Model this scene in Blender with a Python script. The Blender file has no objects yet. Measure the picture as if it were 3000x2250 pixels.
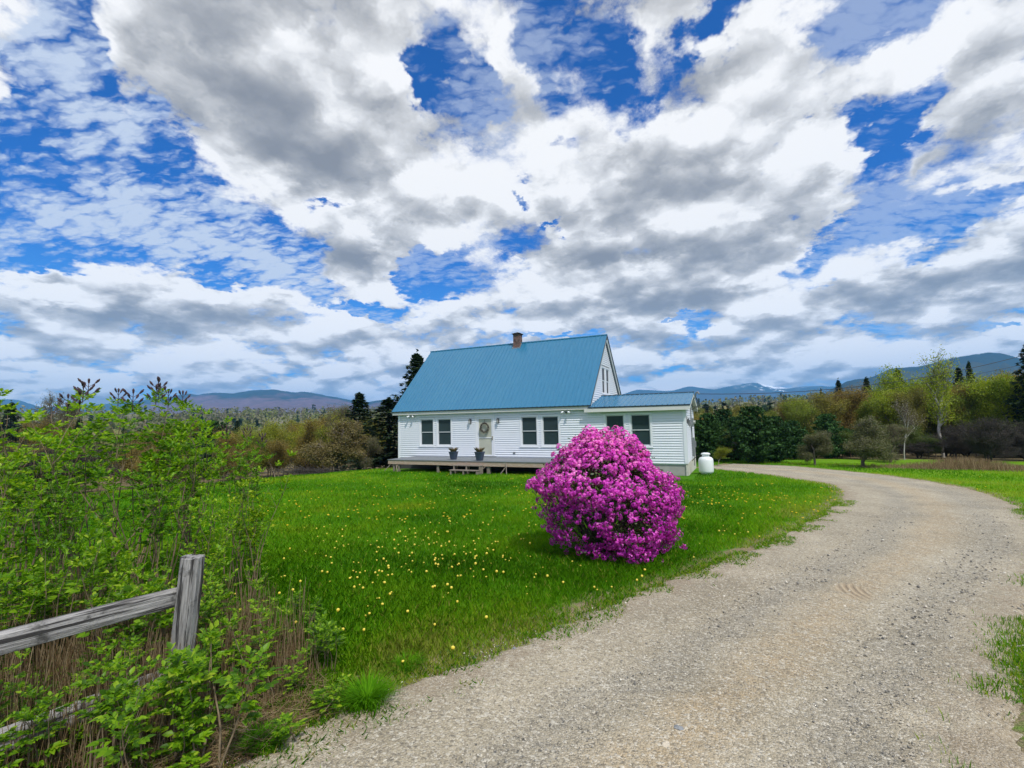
import bpy, bmesh, math, random
import numpy as np
from mathutils import Vector, Matrix
random.seed(11)
rng = np.random.default_rng(11)
SC = bpy.context.scene
COL = SC.collection
rad = math.radians

# ------------------------------------------------------------------ camera
CAM = Vector((16.9077, -21.5036, 2.3646))
AX = Vector((0.9078701, 0.41879038, -0.01965976)); DN = Vector((-0.0524738, 0.06698084, -0.99637346)); FW = Vector((-0.41595479, 0.90560929, 0.08278542))
cd = bpy.data.cameras.new("camera"); cam = bpy.data.objects.new("camera", cd); COL.objects.link(cam)
up = -DN
cam.matrix_world = Matrix(((AX.x, up.x, -FW.x, CAM.x), (AX.y, up.y, -FW.y, CAM.y), (AX.z, up.z, -FW.z, CAM.z), (0, 0, 0, 1)))
cd.sensor_width = 36; cd.lens = 1380.0 / 3000 * 36; cd.clip_start = 0.05; cd.clip_end = 60000
SC.camera = cam
def ray(u, v):
    "viewing direction of a photo pixel (3000 wide), used to survey where things stand in the world"
    return AX * ((u - 1500) / 1380) + DN * ((v - 1125) / 1380) + FW

# ------------------------------------------------------------------ world, sun, exposure
SC.view_settings.view_transform = 'Standard'; SC.view_settings.look = 'None'; SC.view_settings.gamma = 1
SC.view_settings.exposure = 0.5
SUN_EL, SUN_AZ = rad(54), rad(128)      # azimuth from +y towards +x
sd = Vector((math.sin(SUN_AZ) * math.cos(SUN_EL), math.cos(SUN_AZ) * math.cos(SUN_EL), math.sin(SUN_EL)))
ld = bpy.data.lights.new("sun", 'SUN'); ld.energy = 2.9; ld.angle = rad(4); ld.color = (1, .955, .88)
lo = bpy.data.objects.new("sun", ld); COL.objects.link(lo); lo.rotation_euler = sd.to_track_quat('Z', 'Y').to_euler(); lo.location = (30, -30, 40)
W = bpy.data.worlds.new("World"); SC.world = W; W.use_nodes = True

class NT:
    def __init__(s, tree): s.t = tree; s.n = tree.nodes; s.l = tree.links
    def put(s, sock, v):
        if v is None: return
        if isinstance(v, bpy.types.NodeSocket): s.l.new(v, sock)
        else: sock.default_value = v
    def node(s, typ, ins=(), out=0, **kw):
        n = s.n.new(typ)
        for k, v in kw.items(): setattr(n, k, v)
        for i, v in (ins.items() if isinstance(ins, dict) else enumerate(ins)): s.put(n.inputs[i], v)
        return n.outputs[out]
    def m(s, op, a, b=None, c=None, clamp=False): return s.node('ShaderNodeMath', (a, b, c), operation=op, use_clamp=clamp)
    def vm(s, op, a, b=None, c=None, out=0): return s.node('ShaderNodeVectorMath', (a, b, c), out=out, operation=op)
    def mix(s, f, a, b, mode='MIX'):
        n = s.n.new('ShaderNodeMix'); n.data_type = 'RGBA'; n.blend_type = mode
        s.put(n.inputs[0], f)
        for i, v in ((6, a), (7, b)):
            if not isinstance(v, bpy.types.NodeSocket) and len(v) == 3: v = (*v, 1)
            s.put(n.inputs[i], v)
        return n.outputs[2]
    def ss(s, x, a, b, lo=0., hi=1.):
        n = s.n.new('ShaderNodeMapRange'); n.interpolation_type = 'SMOOTHSTEP'
        for i, v in enumerate((x, a, b, lo, hi)): s.put(n.inputs[i], v)
        return n.outputs[0]
    def lin(s, x, a, b, lo=0., hi=1.):
        n = s.n.new('ShaderNodeMapRange')
        for i, v in enumerate((x, a, b, lo, hi)): s.put(n.inputs[i], v)
        return n.outputs[0]
    def noise(s, vec, scale, detail=2, rough=.5, out=0, dist=0, dim='3D', typ='FBM'):
        n = s.n.new('ShaderNodeTexNoise'); n.noise_dimensions = dim
        s.put(n.inputs['Vector'], vec); s.put(n.inputs['Scale'], scale); s.put(n.inputs['Detail'], detail); s.put(n.inputs['Roughness'], rough); s.put(n.inputs['Distortion'], dist)
        return n.outputs[out]
    def vor(s, vec, scale, out=0, feature='F1', rnd=1., dim='3D', detail=0., rough=.5, norm=False):
        n = s.n.new('ShaderNodeTexVoronoi'); n.feature = feature; n.voronoi_dimensions = dim; n.normalize = norm
        n.inputs['Detail'].default_value = detail; n.inputs['Roughness'].default_value = rough
        s.put(n.inputs['Vector'], vec); s.put(n.inputs['Scale'], scale); s.put(n.inputs['Randomness'], rnd)
        return n.outputs[out]
    def ramp(s, f, stops):
        n = s.n.new('ShaderNodeValToRGB'); cr = n.color_ramp
        while len(cr.elements) < len(stops): cr.elements.new(.5)
        for e, (p, c) in zip(cr.elements, stops): e.position = p; e.color = (*c, 1) if len(c) == 3 else c
        s.put(n.inputs[0], f); return n.outputs[0]
    def xyz(s, v):
        n = s.n.new('ShaderNodeSeparateXYZ'); s.put(n.inputs[0], v); return n.outputs[0], n.outputs[1], n.outputs[2]
    def comb(s, x, y, z): return s.node('ShaderNodeCombineXYZ', (x, y, z))

def sky():
    # large cumulus masses, gaps and grey bases: (azimuth, elevation, half widths, weight) in degrees about the site
    g = NT(W.node_tree); g.n.clear()
    d = g.vm('NORMALIZE', g.node('ShaderNodeTexCoord'))
    x, y, z = g.xyz(d)
    az = g.m('MULTIPLY', g.m('ARCTAN2', x, y), 57.2958); el = g.m('MULTIPLY', g.m('ARCSINE', z), 57.2958)
    zz = g.m('ADD', g.m('MAXIMUM', z, -0.05), 0.28)
    P = g.comb(g.m('DIVIDE', x, zz), g.m('DIVIDE', y, zz), 0.0)
    w1 = g.vm('SUBTRACT', g.noise(P, 2.3, 4, .55, out=1, dim='2D'), (.5, .5, .5)); w2 = g.vm('SUBTRACT', g.noise(g.vm('ADD', P, (9, 4, 2)), 9.5, 4, .65, out=1, dim='2D'), (.5, .5, .5))
    ws = g.lin(el, 0, 25, .35, 1)
    A0 = g.comb(az, el, 0.0)
    A = g.vm('ADD', A0, g.vm('SCALE', g.vm('ADD', g.vm('MULTIPLY', w1, (15, 11, 0)), g.vm('MULTIPLY', w2, (7, 5.5, 0)))))
    A.node.inputs[1].links[0].from_node.inputs[3].default_value = 1
    g.l.new(ws, A.node.inputs[1].links[0].from_node.inputs[3])
    def blobs(lst, acc):
        for a, e, ra, re, w in lst:
            q = g.vm('MULTIPLY_ADD', A, (1 / ra, 1 / re, 0), (-a / ra, -e / re, 0))
            acc = g.m('MULTIPLY_ADD', g.m('POWER', .3679, g.vm('DOT_PRODUCT', q, q, out=1)), w, acc)
        return acc
    Pw = g.vm('ADD', P, g.vm('MULTIPLY', w2, (.10, .10, 0)))
    def puffs(Q, det): return g.vor(Q, 4.6, dim='2D', detail=det, rough=.52, norm=True)
    upv = g.vm('MULTIPLY_ADD', Pw, (.95, .95, 0), (.02 * math.sin(SUN_AZ), .03 * math.cos(SUN_AZ), 0))
    n1 = g.noise(P, 2.9, 3, .5, dim='2D'); n1s = g.noise(g.vm('MULTIPLY', P, (.93, .93, 0)), 2.9, 3, .5, dim='2D')
    p1 = puffs(Pw, 4.); p1s = puffs(upv, 4.)
    fine = g.noise(P, 20, 6, .68, dim='2D')
    low = g.ss(el, 17, 6, 0, .42)                                  # towards the horizon the field closes up
    soft = blobs(SKY_MASS, g.m('ADD', g.m('MULTIPLY_ADD', g.m('SUBTRACT', n1, .5), 2.1, .30), low))
    D = g.m('ADD', soft, g.m('ADD', g.m('MULTIPLY', g.m('SUBTRACT', .36, p1), 2.3), g.m('MULTIPLY', g.m('SUBTRACT', fine, .5), 1.0)))
    nd0 = g.noise(g.vm('ADD', P, (2, 8, 0)), 2.6, 2, .5, dim='2D')
    alpha = g.ss(D, .02, g.m('MULTIPLY_ADD', nd0, 1.3, .0))
    # grey undersides
    nd = g.noise(g.vm('ADD', P, (5, 1, 0)), 2.6, 3, .5, dim='2D')
    streak = g.noise(g.comb(g.m('MULTIPLY', az, .14), g.m('MULTIPLY', el, .60), 3.0), 1.0, 4, .5, dim='2D')
    K = blobs(SKY_DARK, g.m('ADD', g.m('MULTIPLY', g.m('SUBTRACT', nd, .5), 1.3), g.m('MULTIPLY', g.ss(el, 18, 8), g.m('SUBTRACT', g.m('MULTIPLY', streak, 1.5), .72))))
    core = g.ss(soft, .35, 1.6, -.10, .34)
    relief = g.m('ADD', g.m('MULTIPLY', g.m('SUBTRACT', n1, n1s), 2.8), g.m('MULTIPLY', g.m('SUBTRACT', p1s, p1), g.lin(el, 6, 24, 2.1, 1.9)))
    k = g.m('ADD', g.m('ADD', g.m('MULTIPLY', K, .40), .22), g.m('SUBTRACT', core, relief))
    k = g.m('TANH', g.m('MAXIMUM', k, 0.0))
    lightc = g.ramp(k, [(0, (1.06, 1.05, 1.04)), (.10, (.97, .965, .96)), (.22, (.82, .82, .82)), (.40, (.64, .635, .63)), (.62, (.44, .44, .445)), (.85, (.28, .285, .30))])
    lightc = g.vm('SCALE', lightc); g.l.new(g.ss(el, 3, 22, 8.0, 7.0), lightc.node.inputs[3])
    # thin rippled altocumulus
    R1 = g.comb(g.m('ADD', g.m('MULTIPLY', x, 1.0), g.m('MULTIPLY', y, .35)), g.m('MULTIPLY', g.m('SUBTRACT', y, g.m('MULTIPLY', x, .35)), 1.0), 0.0)
    R1 = g.vm('DIVIDE', R1, g.comb(zz, zz, 1.)); R1 = g.vm('ADD', R1, g.vm('MULTIPLY', w2, (.05, .05, 0)))
    cells = g.vor(g.vm('MULTIPLY', R1, (1.0, 2.3, 0)), 12.5, dim='2D', detail=2.5, rough=.6, norm=True)
    rp2 = g.noise(R1, 2.4, 5, .6, dim='2D')
    al = g.m('ADD', g.m('SUBTRACT', .75, g.m('MULTIPLY', cells, 1.15)), g.m('MULTIPLY', g.m('SUBTRACT', rp2, .5), 1.5))
    alto = g.m('MULTIPLY', g.ss(al, .22, .66), g.ss(az, -34, -50, .45, .88))
    # clear blue
    st = g.node('ShaderNodeTexSky', sky_type='NISHITA', sun_disc=False, sun_elevation=SUN_EL, sun_rotation=SUN_AZ, air_density=1.0, dust_density=.3, ozone_density=3.0)
    blue = g.mix(1.0, st, (.03, .42, 1.02), 'MULTIPLY')
    blue = g.mix(g.ss(el, 22, 0, 0, .55), blue, (1.2, 3.9, 7.4))
    c = g.mix(alto, blue, (5.0, 5.6, 6.5))
    c = g.mix(alpha, c, lightc)
    c = g.mix(g.ss(el, 4, 0, 0, .3), c, (6.2, 6.7, 7.4))
    c = g.mix(g.ss(el, 0, -2), c, (1.2, 1.4, .9))
    bg = g.node('ShaderNodeBackground', (c, .1))
    out = g.n.new('ShaderNodeOutputWorld'); g.l.new(bg, out.inputs[0])
    W.cycles.sampling_method = 'MANUAL'; W.cycles.sample_map_resolution = 1024
SKY_MASS = [(-54.2, 33.6, 18.0, 7.6, 1.1), (-38.9, 28.1, 12.5, 5.1, 0.9), (-67.8, 32.8, 3.9, 1.9, 0.5), (-72.1, 32.5, 2.4, 3.3, -1.9), (-70.1, 28.8, 1.8, 2.0, -0.5), (-72.6, 27.1, 1.6, 2.0, -0.5), (-20.3, 40.6, 2.3, 3.7, -1.7), (-31.1, 37.8, 3.7, 1.3, -1.9), (-27.6, 35.3, 1.4, 1.1, -1.6), (-33.7, 39.4, 1.8, 1.9, -0.8), (-25.9, 41.9, 3.3, 2.1, 0.7), (-24.3, 37.7, 3.6, 1.6, 0.5), (-11.2, 39.1, 3.4, 1.9, -1.1), (-16.9, 41.5, 2.4, 1.1, -0.5), (-14.5, 42.0, 3.5, 1.1, 0.5), (-6.5, 34.5, 3.8, 2.4, -1.1), (-0.4, 38.6, 3.5, 1.6, -0.9), (11.1, 34.1, 3.2, 2.1, -1.3), (15.7, 34.1, 2.1, 1.3, -0.6), (5.1, 35.3, 3.6, 2.9, 0.5), (-21.4, 34.3, 5.9, 2.5, 0.7), (-4.7, 28.6, 15.3, 4.8, 1.0), (0.1, 24.1, 11.0, 2.7, 0.7), (13.5, 25.4, 2.5, 2.7, -1.2), (12.7, 19.9, 2.9, 2.3, -1.2), (19.7, 17.9, 3.3, 1.3, -1.3), (17.5, 22.1, 1.9, 0.9, 0.7), (17.1, 25.7, 1.6, 1.1, 0.5), (15.3, 16.2, 3.1, 1.2, -0.9), (9.1, 15.7, 2.2, 1.6, -1.1), (17.3, 28.2, 2.0, 2.8, -0.4), (21.2, 25.5, 3.7, 6.5, 0.8), (-8.0, 16.5, 15.5, 4.1, 1.2), (18.6, 11.7, 6.7, 2.8, 1.1), (4.4, 18.6, 5.3, 2.8, 0.4), (-65.3, 22.3, 10.3, 5.9, -1.5), (-71.2, 16.1, 3.3, 3.7, -1.3), (-55.1, 19.4, 6.5, 2.7, -1.3), (-70.5, 26.2, 2.3, 2.7, -1.2), (-42.1, 18.3, 5.0, 2.3, 1.4), (-63.1, 12.3, 5.3, 2.2, 1.5), (-71.2, 11.8, 2.2, 1.1, 1.4), (-72.7, 19.2, 0.8, 0.8, 1.6), (-49.5, 13.6, 2.8, 1.0, 1.2), (-56.6, 13.6, 2.5, 1.2, 0.8), (-34.4, 17.4, 4.2, 1.7, -1.5), (-43.6, 13.6, 5.6, 0.8, -1.3), (-53.2, 16.0, 4.4, 1.2, -1.0), (-32.8, 15.0, 4.5, 0.8, -0.9), (-19.2, 10.6, 4.2, 0.5, -1.7), (-4.1, 11.7, 2.3, 0.5, -1.6), (-2.4, 9.9, 1.2, 0.7, -1.3), (22.3, 7.4, 1.2, 0.3, -1.5), (-25.1, 26.2, 1.9, 0.5, -1.1), (-19.5, 21.9, 1.8, 0.5, -1.0), (-45.0, 24.5, 2.3, 0.7, -1.2), (-19.7, 31.6, 2.9, 0.6, -0.5), (-70.0, 14.4, 5.8, 0.8, -0.8), (-66.5, 3.9, 9.6, 0.8, -0.4)]
SKY_DARK = [(-59.2, 29.9, 8.1, 3.8, 0.55), (-51.0, 37.3, 9.6, 2.9, 0.35), (-45.8, 27.7, 7.1, 2.7, 0.45), (-36.1, 24.0, 5.0, 1.5, 0.6), (-66.2, 34.4, 4.1, 1.3, -0.5), (-68.4, 31.2, 1.9, 2.0, -0.4), (-37.2, 36.0, 5.1, 2.8, -0.4), (-25.7, 28.6, 7.0, 2.8, -0.35), (-2.2, 26.8, 7.5, 1.8, 0.35), (-8.1, 14.6, 13.5, 1.7, 1.15), (-5.3, 18.2, 6.1, 1.5, 0.3), (-14.4, 20.1, 11.1, 1.4, -0.5), (1.0, 30.9, 7.7, 2.0, -0.4), (8.1, 22.4, 2.5, 2.1, -0.2), (18.2, 11.4, 6.5, 1.3, 0.9), (16.9, 14.4, 4.5, 0.9, -0.4), (22.2, 26.5, 1.7, 2.7, 0.35), (20.9, 22.0, 1.7, 2.2, -0.2), (22.8, 14.2, 1.6, 1.1, 0.5), (-63.4, 10.6, 4.5, 0.7, 0.9), (-62.8, 13.5, 4.3, 0.8, -0.8), (-39.9, 20.0, 3.2, 1.3, -0.5), (-19.0, 17.3, 3.4, 1.6, 0.2), (-71.2, 11.1, 1.6, 0.4, 0.6), (-71.5, 12.2, 1.6, 0.5, -0.5)]
sky()
# ------------------------------------------------------------------ helpers
def tag(o, label=None, cat=None, group=None, kind=None):
    for k, v in (('label', label), ('category', cat), ('group', group), ('kind', kind)):
        if v: o[k] = v
    return o
def empty(name, loc=(0, 0, 0), rz=0.):
    o = bpy.data.objects.new(name, None); COL.objects.link(o); o.location = loc; o.rotation_euler = (0, 0, rz); o.empty_display_size = .2
    return o
def copy_tree(o, parent=None):
    c = o.copy(); COL.objects.link(c); c.parent = parent
    for ch in o.children: copy_tree(ch, c)
    return c
def link(name, me, m=None, parent=None, smooth=False):
    o = bpy.data.objects.new(name, me); COL.objects.link(o)
    if parent is not None: o.parent = parent
    if m is not None:
        for mm in (m if isinstance(m, (list, tuple)) else [m]): me.materials.append(mm)
    if smooth: me.shade_smooth()
    return o
def np_mesh(name, V, F, rnd=None, attrs=None):
    V = np.asarray(V, dtype=np.float32).reshape(-1, 3); F = np.asarray(F, dtype=np.int32); n, k = F.shape
    me = bpy.data.meshes.new(name); me.vertices.add(len(V)); me.vertices.foreach_set('co', V.ravel())
    me.loops.add(n * k); me.loops.foreach_set('vertex_index', F.ravel())
    me.polygons.add(n); me.polygons.foreach_set('loop_start', np.arange(0, n * k, k, dtype=np.int32)); me.polygons.foreach_set('loop_total', np.full(n, k, dtype=np.int32))
    me.update(calc_edges=True)
    if rnd is not None: attrs = dict(attrs or {}, rnd=rnd)
    for kk, a in (attrs or {}).items():
        at = me.attributes.new(kk, 'FLOAT', 'POINT'); at.data.foreach_set('value', np.asarray(a, dtype=np.float32))
    return me
class G:
    "collects boxes, prisms and tubes into one mesh"
    def __init__(s): s.v = []; s.f = []
    def add(s, vs, fs):
        b = len(s.v); s.v += [tuple(p) for p in vs]; s.f += [tuple(b + i for i in f) for f in fs]; return s
    def box(s, x0, x1, y0, y1, z0, z1):
        return s.add([(x, y, z) for z in (z0, z1) for y in (y0, y1) for x in (x0, x1)], [(0, 2, 3, 1), (4, 5, 7, 6), (0, 1, 5, 4), (2, 6, 7, 3), (0, 4, 6, 2), (1, 3, 7, 5)])
    def frame(s, x0, x1, z0, z1, y0, y1, w, wb=None):
        wb = wb or w
        s.box(x0, x0 + w, y0, y1, z0, z1); s.box(x1 - w, x1, y0, y1, z0, z1)
        s.box(x0 + w, x1 - w, y0, y1, z1 - w, z1); return s.box(x0 + w, x1 - w, y0, y1, z0, z0 + wb)
    def beam(s, a, b, w, h, up=(0, 0, 1), jit=0.):
        a, b = Vector(a), Vector(b); d = (b - a).normalized(); r = d.cross(Vector(up)).normalized(); u = r.cross(d)
        vs = [p + r * (i * w / 2) + u * (j * h / 2) for p in (a, b) for i, j in ((-1, -1), (1, -1), (1, 1), (-1, 1))]
        return s.add(vs, [(3, 2, 1, 0), (4, 5, 6, 7), (0, 1, 5, 4), (1, 2, 6, 5), (2, 3, 7, 6), (3, 0, 4, 7)])
    def tube(s, pts, rs, n=8, cap=True):
        pts = [Vector(p) for p in pts]; rs = rs if isinstance(rs, (list, tuple)) else [rs] * len(pts)
        b = len(s.v); ref = None
        for i, p in enumerate(pts):
            d = (pts[min(i + 1, len(pts) - 1)] - pts[max(i - 1, 0)]).normalized()
            if ref is None: ref = Vector((1, 0, 0)) if abs(d.x) < .8 else Vector((0, 1, 0))
            r = (ref - d * ref.dot(d)).normalized(); ref = r; u = d.cross(r)
            for k in range(n):
                t = 2 * math.pi * k / n; s.v.append(tuple(p + (r * math.cos(t) + u * math.sin(t)) * rs[i]))
        for i in range(len(pts) - 1):
            for k in range(n):
                k2 = (k + 1) % n; s.f.append((b + i * n + k, b + i * n + k2, b + (i + 1) * n + k2, b + (i + 1) * n + k))
        if cap: s.f.append(tuple(b + k for k in range(n))[::-1]); s.f.append(tuple(b + (len(pts) - 1) * n + k for k in range(n)))
        return s
    def lathe(s, prof, c=(0, 0, 0), n=24, sq=None):
        b = len(s.v); c = Vector(c)
        for r, z in prof:
            for k in range(n):
                t = 2 * math.pi * (k + .5) / n; q = 1.
                if sq: q = 1 / (abs(math.cos(t)) ** sq + abs(math.sin(t)) ** sq) ** (1 / sq)
                s.v.append((c.x + r * q * math.cos(t), c.y + r * q * math.sin(t), c.z + z))
        for i in range(len(prof) - 1):
            for k in range(n):
                k2 = (k + 1) % n; s.f.append((b + i * n + k, b + i * n + k2, b + (i + 1) * n + k2, b + (i + 1) * n + k))
        s.f.append(tuple(b + k for k in range(n))[::-1]); s.f.append(tuple(b + (len(prof) - 1) * n + k for k in range(n)))
        return s
    def build(s, name, m, parent=None, smooth=False, bevel=0.):
        me = bpy.data.meshes.new(name); me.from_pydata(s.v, [], s.f); me.update()
        o = link(name, me, m, parent, smooth)
        if bevel:
            md = o.modifiers.new('bevel', 'BEVEL'); md.width = bevel; md.segments = 2; md.limit_method = 'ANGLE'
        return o
def unit(a): return a / (np.linalg.norm(a, axis=-1, keepdims=True) + 1e-9)
def segs_mesh(name, S, sides=5):
    "S: rows of p0 p1 r0 r1 -> tapered limbs"
    S = np.asarray(S, dtype=float); a, b, r0, r1 = S[:, :3], S[:, 3:6], S[:, 6:7], S[:, 7:8]
    d = unit(b - a); ref = np.where(np.abs(d[:, :1]) < .8, np.array([[1., 0, 0]]), np.array([[0, 1., 0]])); r = unit(np.cross(d, ref)); u = np.cross(d, r)
    vs = []
    for p, rr in ((a, r0), (b + d * r1 * .3, r1)):
        for k in range(sides):
            t = 2 * math.pi * k / sides; vs.append(p + (r * math.cos(t) + u * math.sin(t)) * rr)
    V = np.stack(vs, 1); n = len(S); base = np.arange(n)[:, None] * 2 * sides
    F = np.concatenate([base + np.array([[k, (k + 1) % sides, sides + (k + 1) % sides, sides + k]]) for k in range(sides)], 0)
    return np_mesh(name, V.reshape(-1, 3), F, rnd=np.repeat(rng.random(n), 2 * sides))
def leaf_quads(C, size, rg, flat=0., elong=1.8, nrm=None):
    "rhombic leaves of random facing at C; size scalar or array; returns V, F, rnd"
    n = len(C); size = np.broadcast_to(np.asarray(size, float), (n,))[:, None]
    N = rg.normal(size=(n, 3)); N[:, 2] = np.abs(N[:, 2]) + flat
    if nrm is not None: N = N * .6 + nrm
    N = unit(N); A = unit(np.cross(N, rg.normal(size=(n, 3)))); B = np.cross(N, A)
    s = size * (.7 + .6 * rg.random((n, 1)))
    V = np.stack([C - A * s * .5, C + B * s / elong / 2 + N * s * .06, C + A * s * .5, C - B * s / elong / 2 + N * s * .06], 1)
    return V.reshape(-1, 3), np.arange(4 * n).reshape(-1, 4), np.repeat(rg.random(n), 4)
def merge(parts):
    V = []; F = []; R = []; b = 0
    for v, f, r in parts: V.append(v); F.append(f + b); R.append(r); b += len(v)
    return np.concatenate(V), np.concatenate(F), np.concatenate(R)
_lat = rng.random((256, 256))
def vnoise(x, y, s=1.):
    x = np.asarray(x, float) * s + 100; y = np.asarray(y, float) * s + 100
    xi = np.floor(x).astype(int); yi = np.floor(y).astype(int); fx = x - xi; fy = y - yi; fx = fx * fx * (3 - 2 * fx); fy = fy * fy * (3 - 2 * fy)
    g = lambda i, j: _lat[i % 256, j % 256]
    return (g(xi, yi) * (1 - fx) + g(xi + 1, yi) * fx) * (1 - fy) + (g(xi, yi + 1) * (1 - fx) + g(xi + 1, yi + 1) * fx) * fy
def fbm(x, y, s=1., o=4): return sum(vnoise(x + 17 * i, y - 9 * i, s * 2 ** i) / 2 ** i for i in range(o)) / (2 - 2 ** (1 - o))
def sstep(t): t = np.clip(t, 0, 1); return t * t * (3 - 2 * t)

# ------------------------------------------------------------------ terrain
def terr(x, y):
    x = np.asarray(x, float); y = np.asarray(y, float)
    z = np.where(y < 0, -.035 * np.maximum(y, -60), -.03 * np.minimum(y, 70))
    L = np.log1p(np.exp(np.clip((-x - 1) / 1.5, -30, 30))) * 1.5
    z = z - .1 * np.minimum(L, 30) - .03 * np.clip(L - 30, 0, 100)
    r = np.hypot(x - 10, y + 10)
    far = sstep((r - 170) / 800)
    z = z + far * (34 + 10 * (fbm(x, y, 1 / 260., 3) - .5)) + sstep((r - 60) / 200) * 3 * (fbm(x, y, 1 / 60., 3) - .5)
    z = z + .05 * (fbm(x, y, .35, 2) - .5) * sstep((r - 3) / 5)
    return z
def ground(x, y): return float(terr(x, y))
def spot(u, depth, v=1240):
    p = CAM + ray(u, v) * depth; return Vector((p.x, p.y, ground(p.x, p.y)))
def top_z(u, v, depth): return CAM.z + ray(u, v).z * depth
def floor_at(u, v):
    d = ray(u, v); t = .5
    while t < 300:
        p = CAM + d * t
        if p.z < ground(p.x, p.y): break
        t += .02 * max(1, t * .3)
    return p
def crom(P, n):
    P = np.asarray(P, float); Q = np.vstack([2 * P[0] - P[1], P, 2 * P[-1] - P[-2]]); out = []
    for i in range(len(P) - 1):
        p0, p1, p2, p3 = Q[i:i + 4]; t = np.linspace(0, 1, 20, endpoint=False)[:, None]
        out.append(.5 * (2 * p1 + (p2 - p0) * t + (2 * p0 - 5 * p1 + 4 * p2 - p3) * t ** 2 + (3 * p1 - p0 - 3 * p2 + p3) * t ** 3))
    out = np.vstack(out + [P[-1:]]); s = np.r_[0, np.cumsum(np.linalg.norm(np.diff(out, axis=0), axis=1))]
    q = np.linspace(0, s[-1], n); return np.stack([np.interp(q, s, out[:, k]) for k in (0, 1)], 1)
DL = crom([(14.2, -26), (14.5, -22), (14.66, -19.78), (14.78, -19.3), (15.18, -18.4), (15.5, -17.5), (16.1, -16.2), (16.9, -14.4), (17.6, -12.8), (18.5, -10.2), (19.4, -7.2), (19.9, -4.8), (19.9, -2.2), (19.1, .2), (17.9, 2.3), (16.6, 4.0), (15.0, 6)], 420)
DR = crom([(17.3, -26), (17.6, -22), (17.75, -19.5), (18.0, -18.26), (18.3, -17.5), (18.75, -16.5), (19.25, -15.4), (19.9, -14.2), (21.1, -11.7), (22.2, -8.5), (23.0, -5.2), (23.3, -2), (22.9, 1.6), (21.9, 4.6), (20.4, 7.0), (18.8, 8.6), (16.5, 9.6)], 420)
DC = (DL + DR) / 2; DW = np.linalg.norm(DL - DR, axis=1) / 2
_gx = np.arange(-8, 34, .1); _gy = np.arange(-28, 14, .1)
def _sdf_grid():
    X, Y = np.meshgrid(_gx, _gy, indexing='ij'); d = np.full(X.shape, 1e6); poly = np.vstack([DL, DR[::-1]]); ins = np.zeros(X.shape, bool)
    for P in (DL[::3], DR[::3]):
        for (ax, ay), (bx, by) in zip(P[:-1], P[1:]):
            dx, dy = bx - ax, by - ay; t = np.clip(((X - ax) * dx + (Y - ay) * dy) / (dx * dx + dy * dy + 1e-12), 0, 1); np.minimum(d, (X - ax - t * dx) ** 2 + (Y - ay - t * dy) ** 2, out=d)
    Q = poly[::3]
    for (ax, ay), (bx, by) in zip(Q, np.roll(Q, -1, 0)):
        if ay == by: continue
        c = ((ay > Y) != (by > Y)) & (X < (bx - ax) * (Y - ay) / (by - ay) + ax); ins ^= c
    return np.where(ins, -1, 1) * np.sqrt(d)
_SG = _sdf_grid()
def drive_sdf(x, y):
    "distance outside the gravel drive (negative on it)"
    x = np.asarray(x, float).ravel(); y = np.asarray(y, float).ravel(); fx = np.clip((x - _gx[0]) / .1, 0, len(_gx) - 1.001); fy = np.clip((y - _gy[0]) / .1, 0, len(_gy) - 1.001); i = fx.astype(int); j = fy.astype(int); u = fx - i; v = fy - j
    return (_SG[i, j] * (1 - u) + _SG[i + 1, j] * u) * (1 - v) + (_SG[i, j + 1] * (1 - u) + _SG[i + 1, j + 1] * u) * v

# ------------------------------------------------------------------ materials
def new_mat(name):
    m = bpy.data.materials.new(name); m.use_nodes = True; g = NT(m.node_tree); g.n.clear()
    b = g.n.new('ShaderNodeBsdfPrincipled'); o = g.n.new('ShaderNodeOutputMaterial'); g.l.new(b.outputs[0], o.inputs[0])
    return m, g, b, o
def bump(g, b, h, strength=.5, dist=.01):
    g.l.new(g.node('ShaderNodeBump', {'Strength': strength, 'Distance': dist, 'Height': h}), b.inputs['Normal'])
def attr(g, name='rnd'): return g.node('ShaderNodeAttribute', (), out=2, attribute_name=name)
def pos(g): return g.node('ShaderNodeNewGeometry')
def simple(name, col, rough=.5, metal=0., var=.12, scale=6., spec=.5, bmp=0.):
    m, g, b, o = new_mat(name); P = pos(g)
    n = g.noise(P, scale, 5, .6); n2 = g.noise(P, scale * .13, 3, .5)
    f = g.m('ADD', g.m('MULTIPLY', g.m('SUBTRACT', n, .5), var * 2), g.m('MULTIPLY_ADD', g.m('SUBTRACT', n2, .5), var * 1.5, 1))
    c = g.vm('SCALE', col); c.node.inputs[3].default_value = 1; g.l.new(f, c.node.inputs[3])
    g.l.new(c, b.inputs['Base Color']); b.inputs['Roughness'].default_value = rough; b.inputs['Metallic'].default_value = metal
    b.inputs['Specular IOR Level'].default_value = spec
    if bmp: bump(g, b, n, bmp, .004)
    return m
def leafy(name, stops, trans=.35, rough=.5, objvar=0., spec=.3):
    "leaf colour runs through stops by a per-leaf random value"
    m, g, b, o = new_mat(name)
    f = attr(g); oi = g.n.new('ShaderNodeObjectInfo')
    if objvar: f = g.m('ADD', f, g.m('MULTIPLY', g.m('SUBTRACT', oi.outputs['Random'], .5), objvar), clamp=True)
    c = g.ramp(f, stops); c = g.mix(1., c, oi.outputs['Color'], 'MULTIPLY')
    g.l.new(c, b.inputs['Base Color']); b.inputs['Roughness'].default_value = rough; b.inputs['Specular IOR Level'].default_value = spec
    t = g.node('ShaderNodeBsdfTranslucent', (g.mix(1., c, (1.25, 1.3, .7), 'MULTIPLY'),)); ms = g.node('ShaderNodeMixShader', (trans, b.outputs[0], t)); g.l.new(ms, o.inputs[0])
    return m
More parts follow.
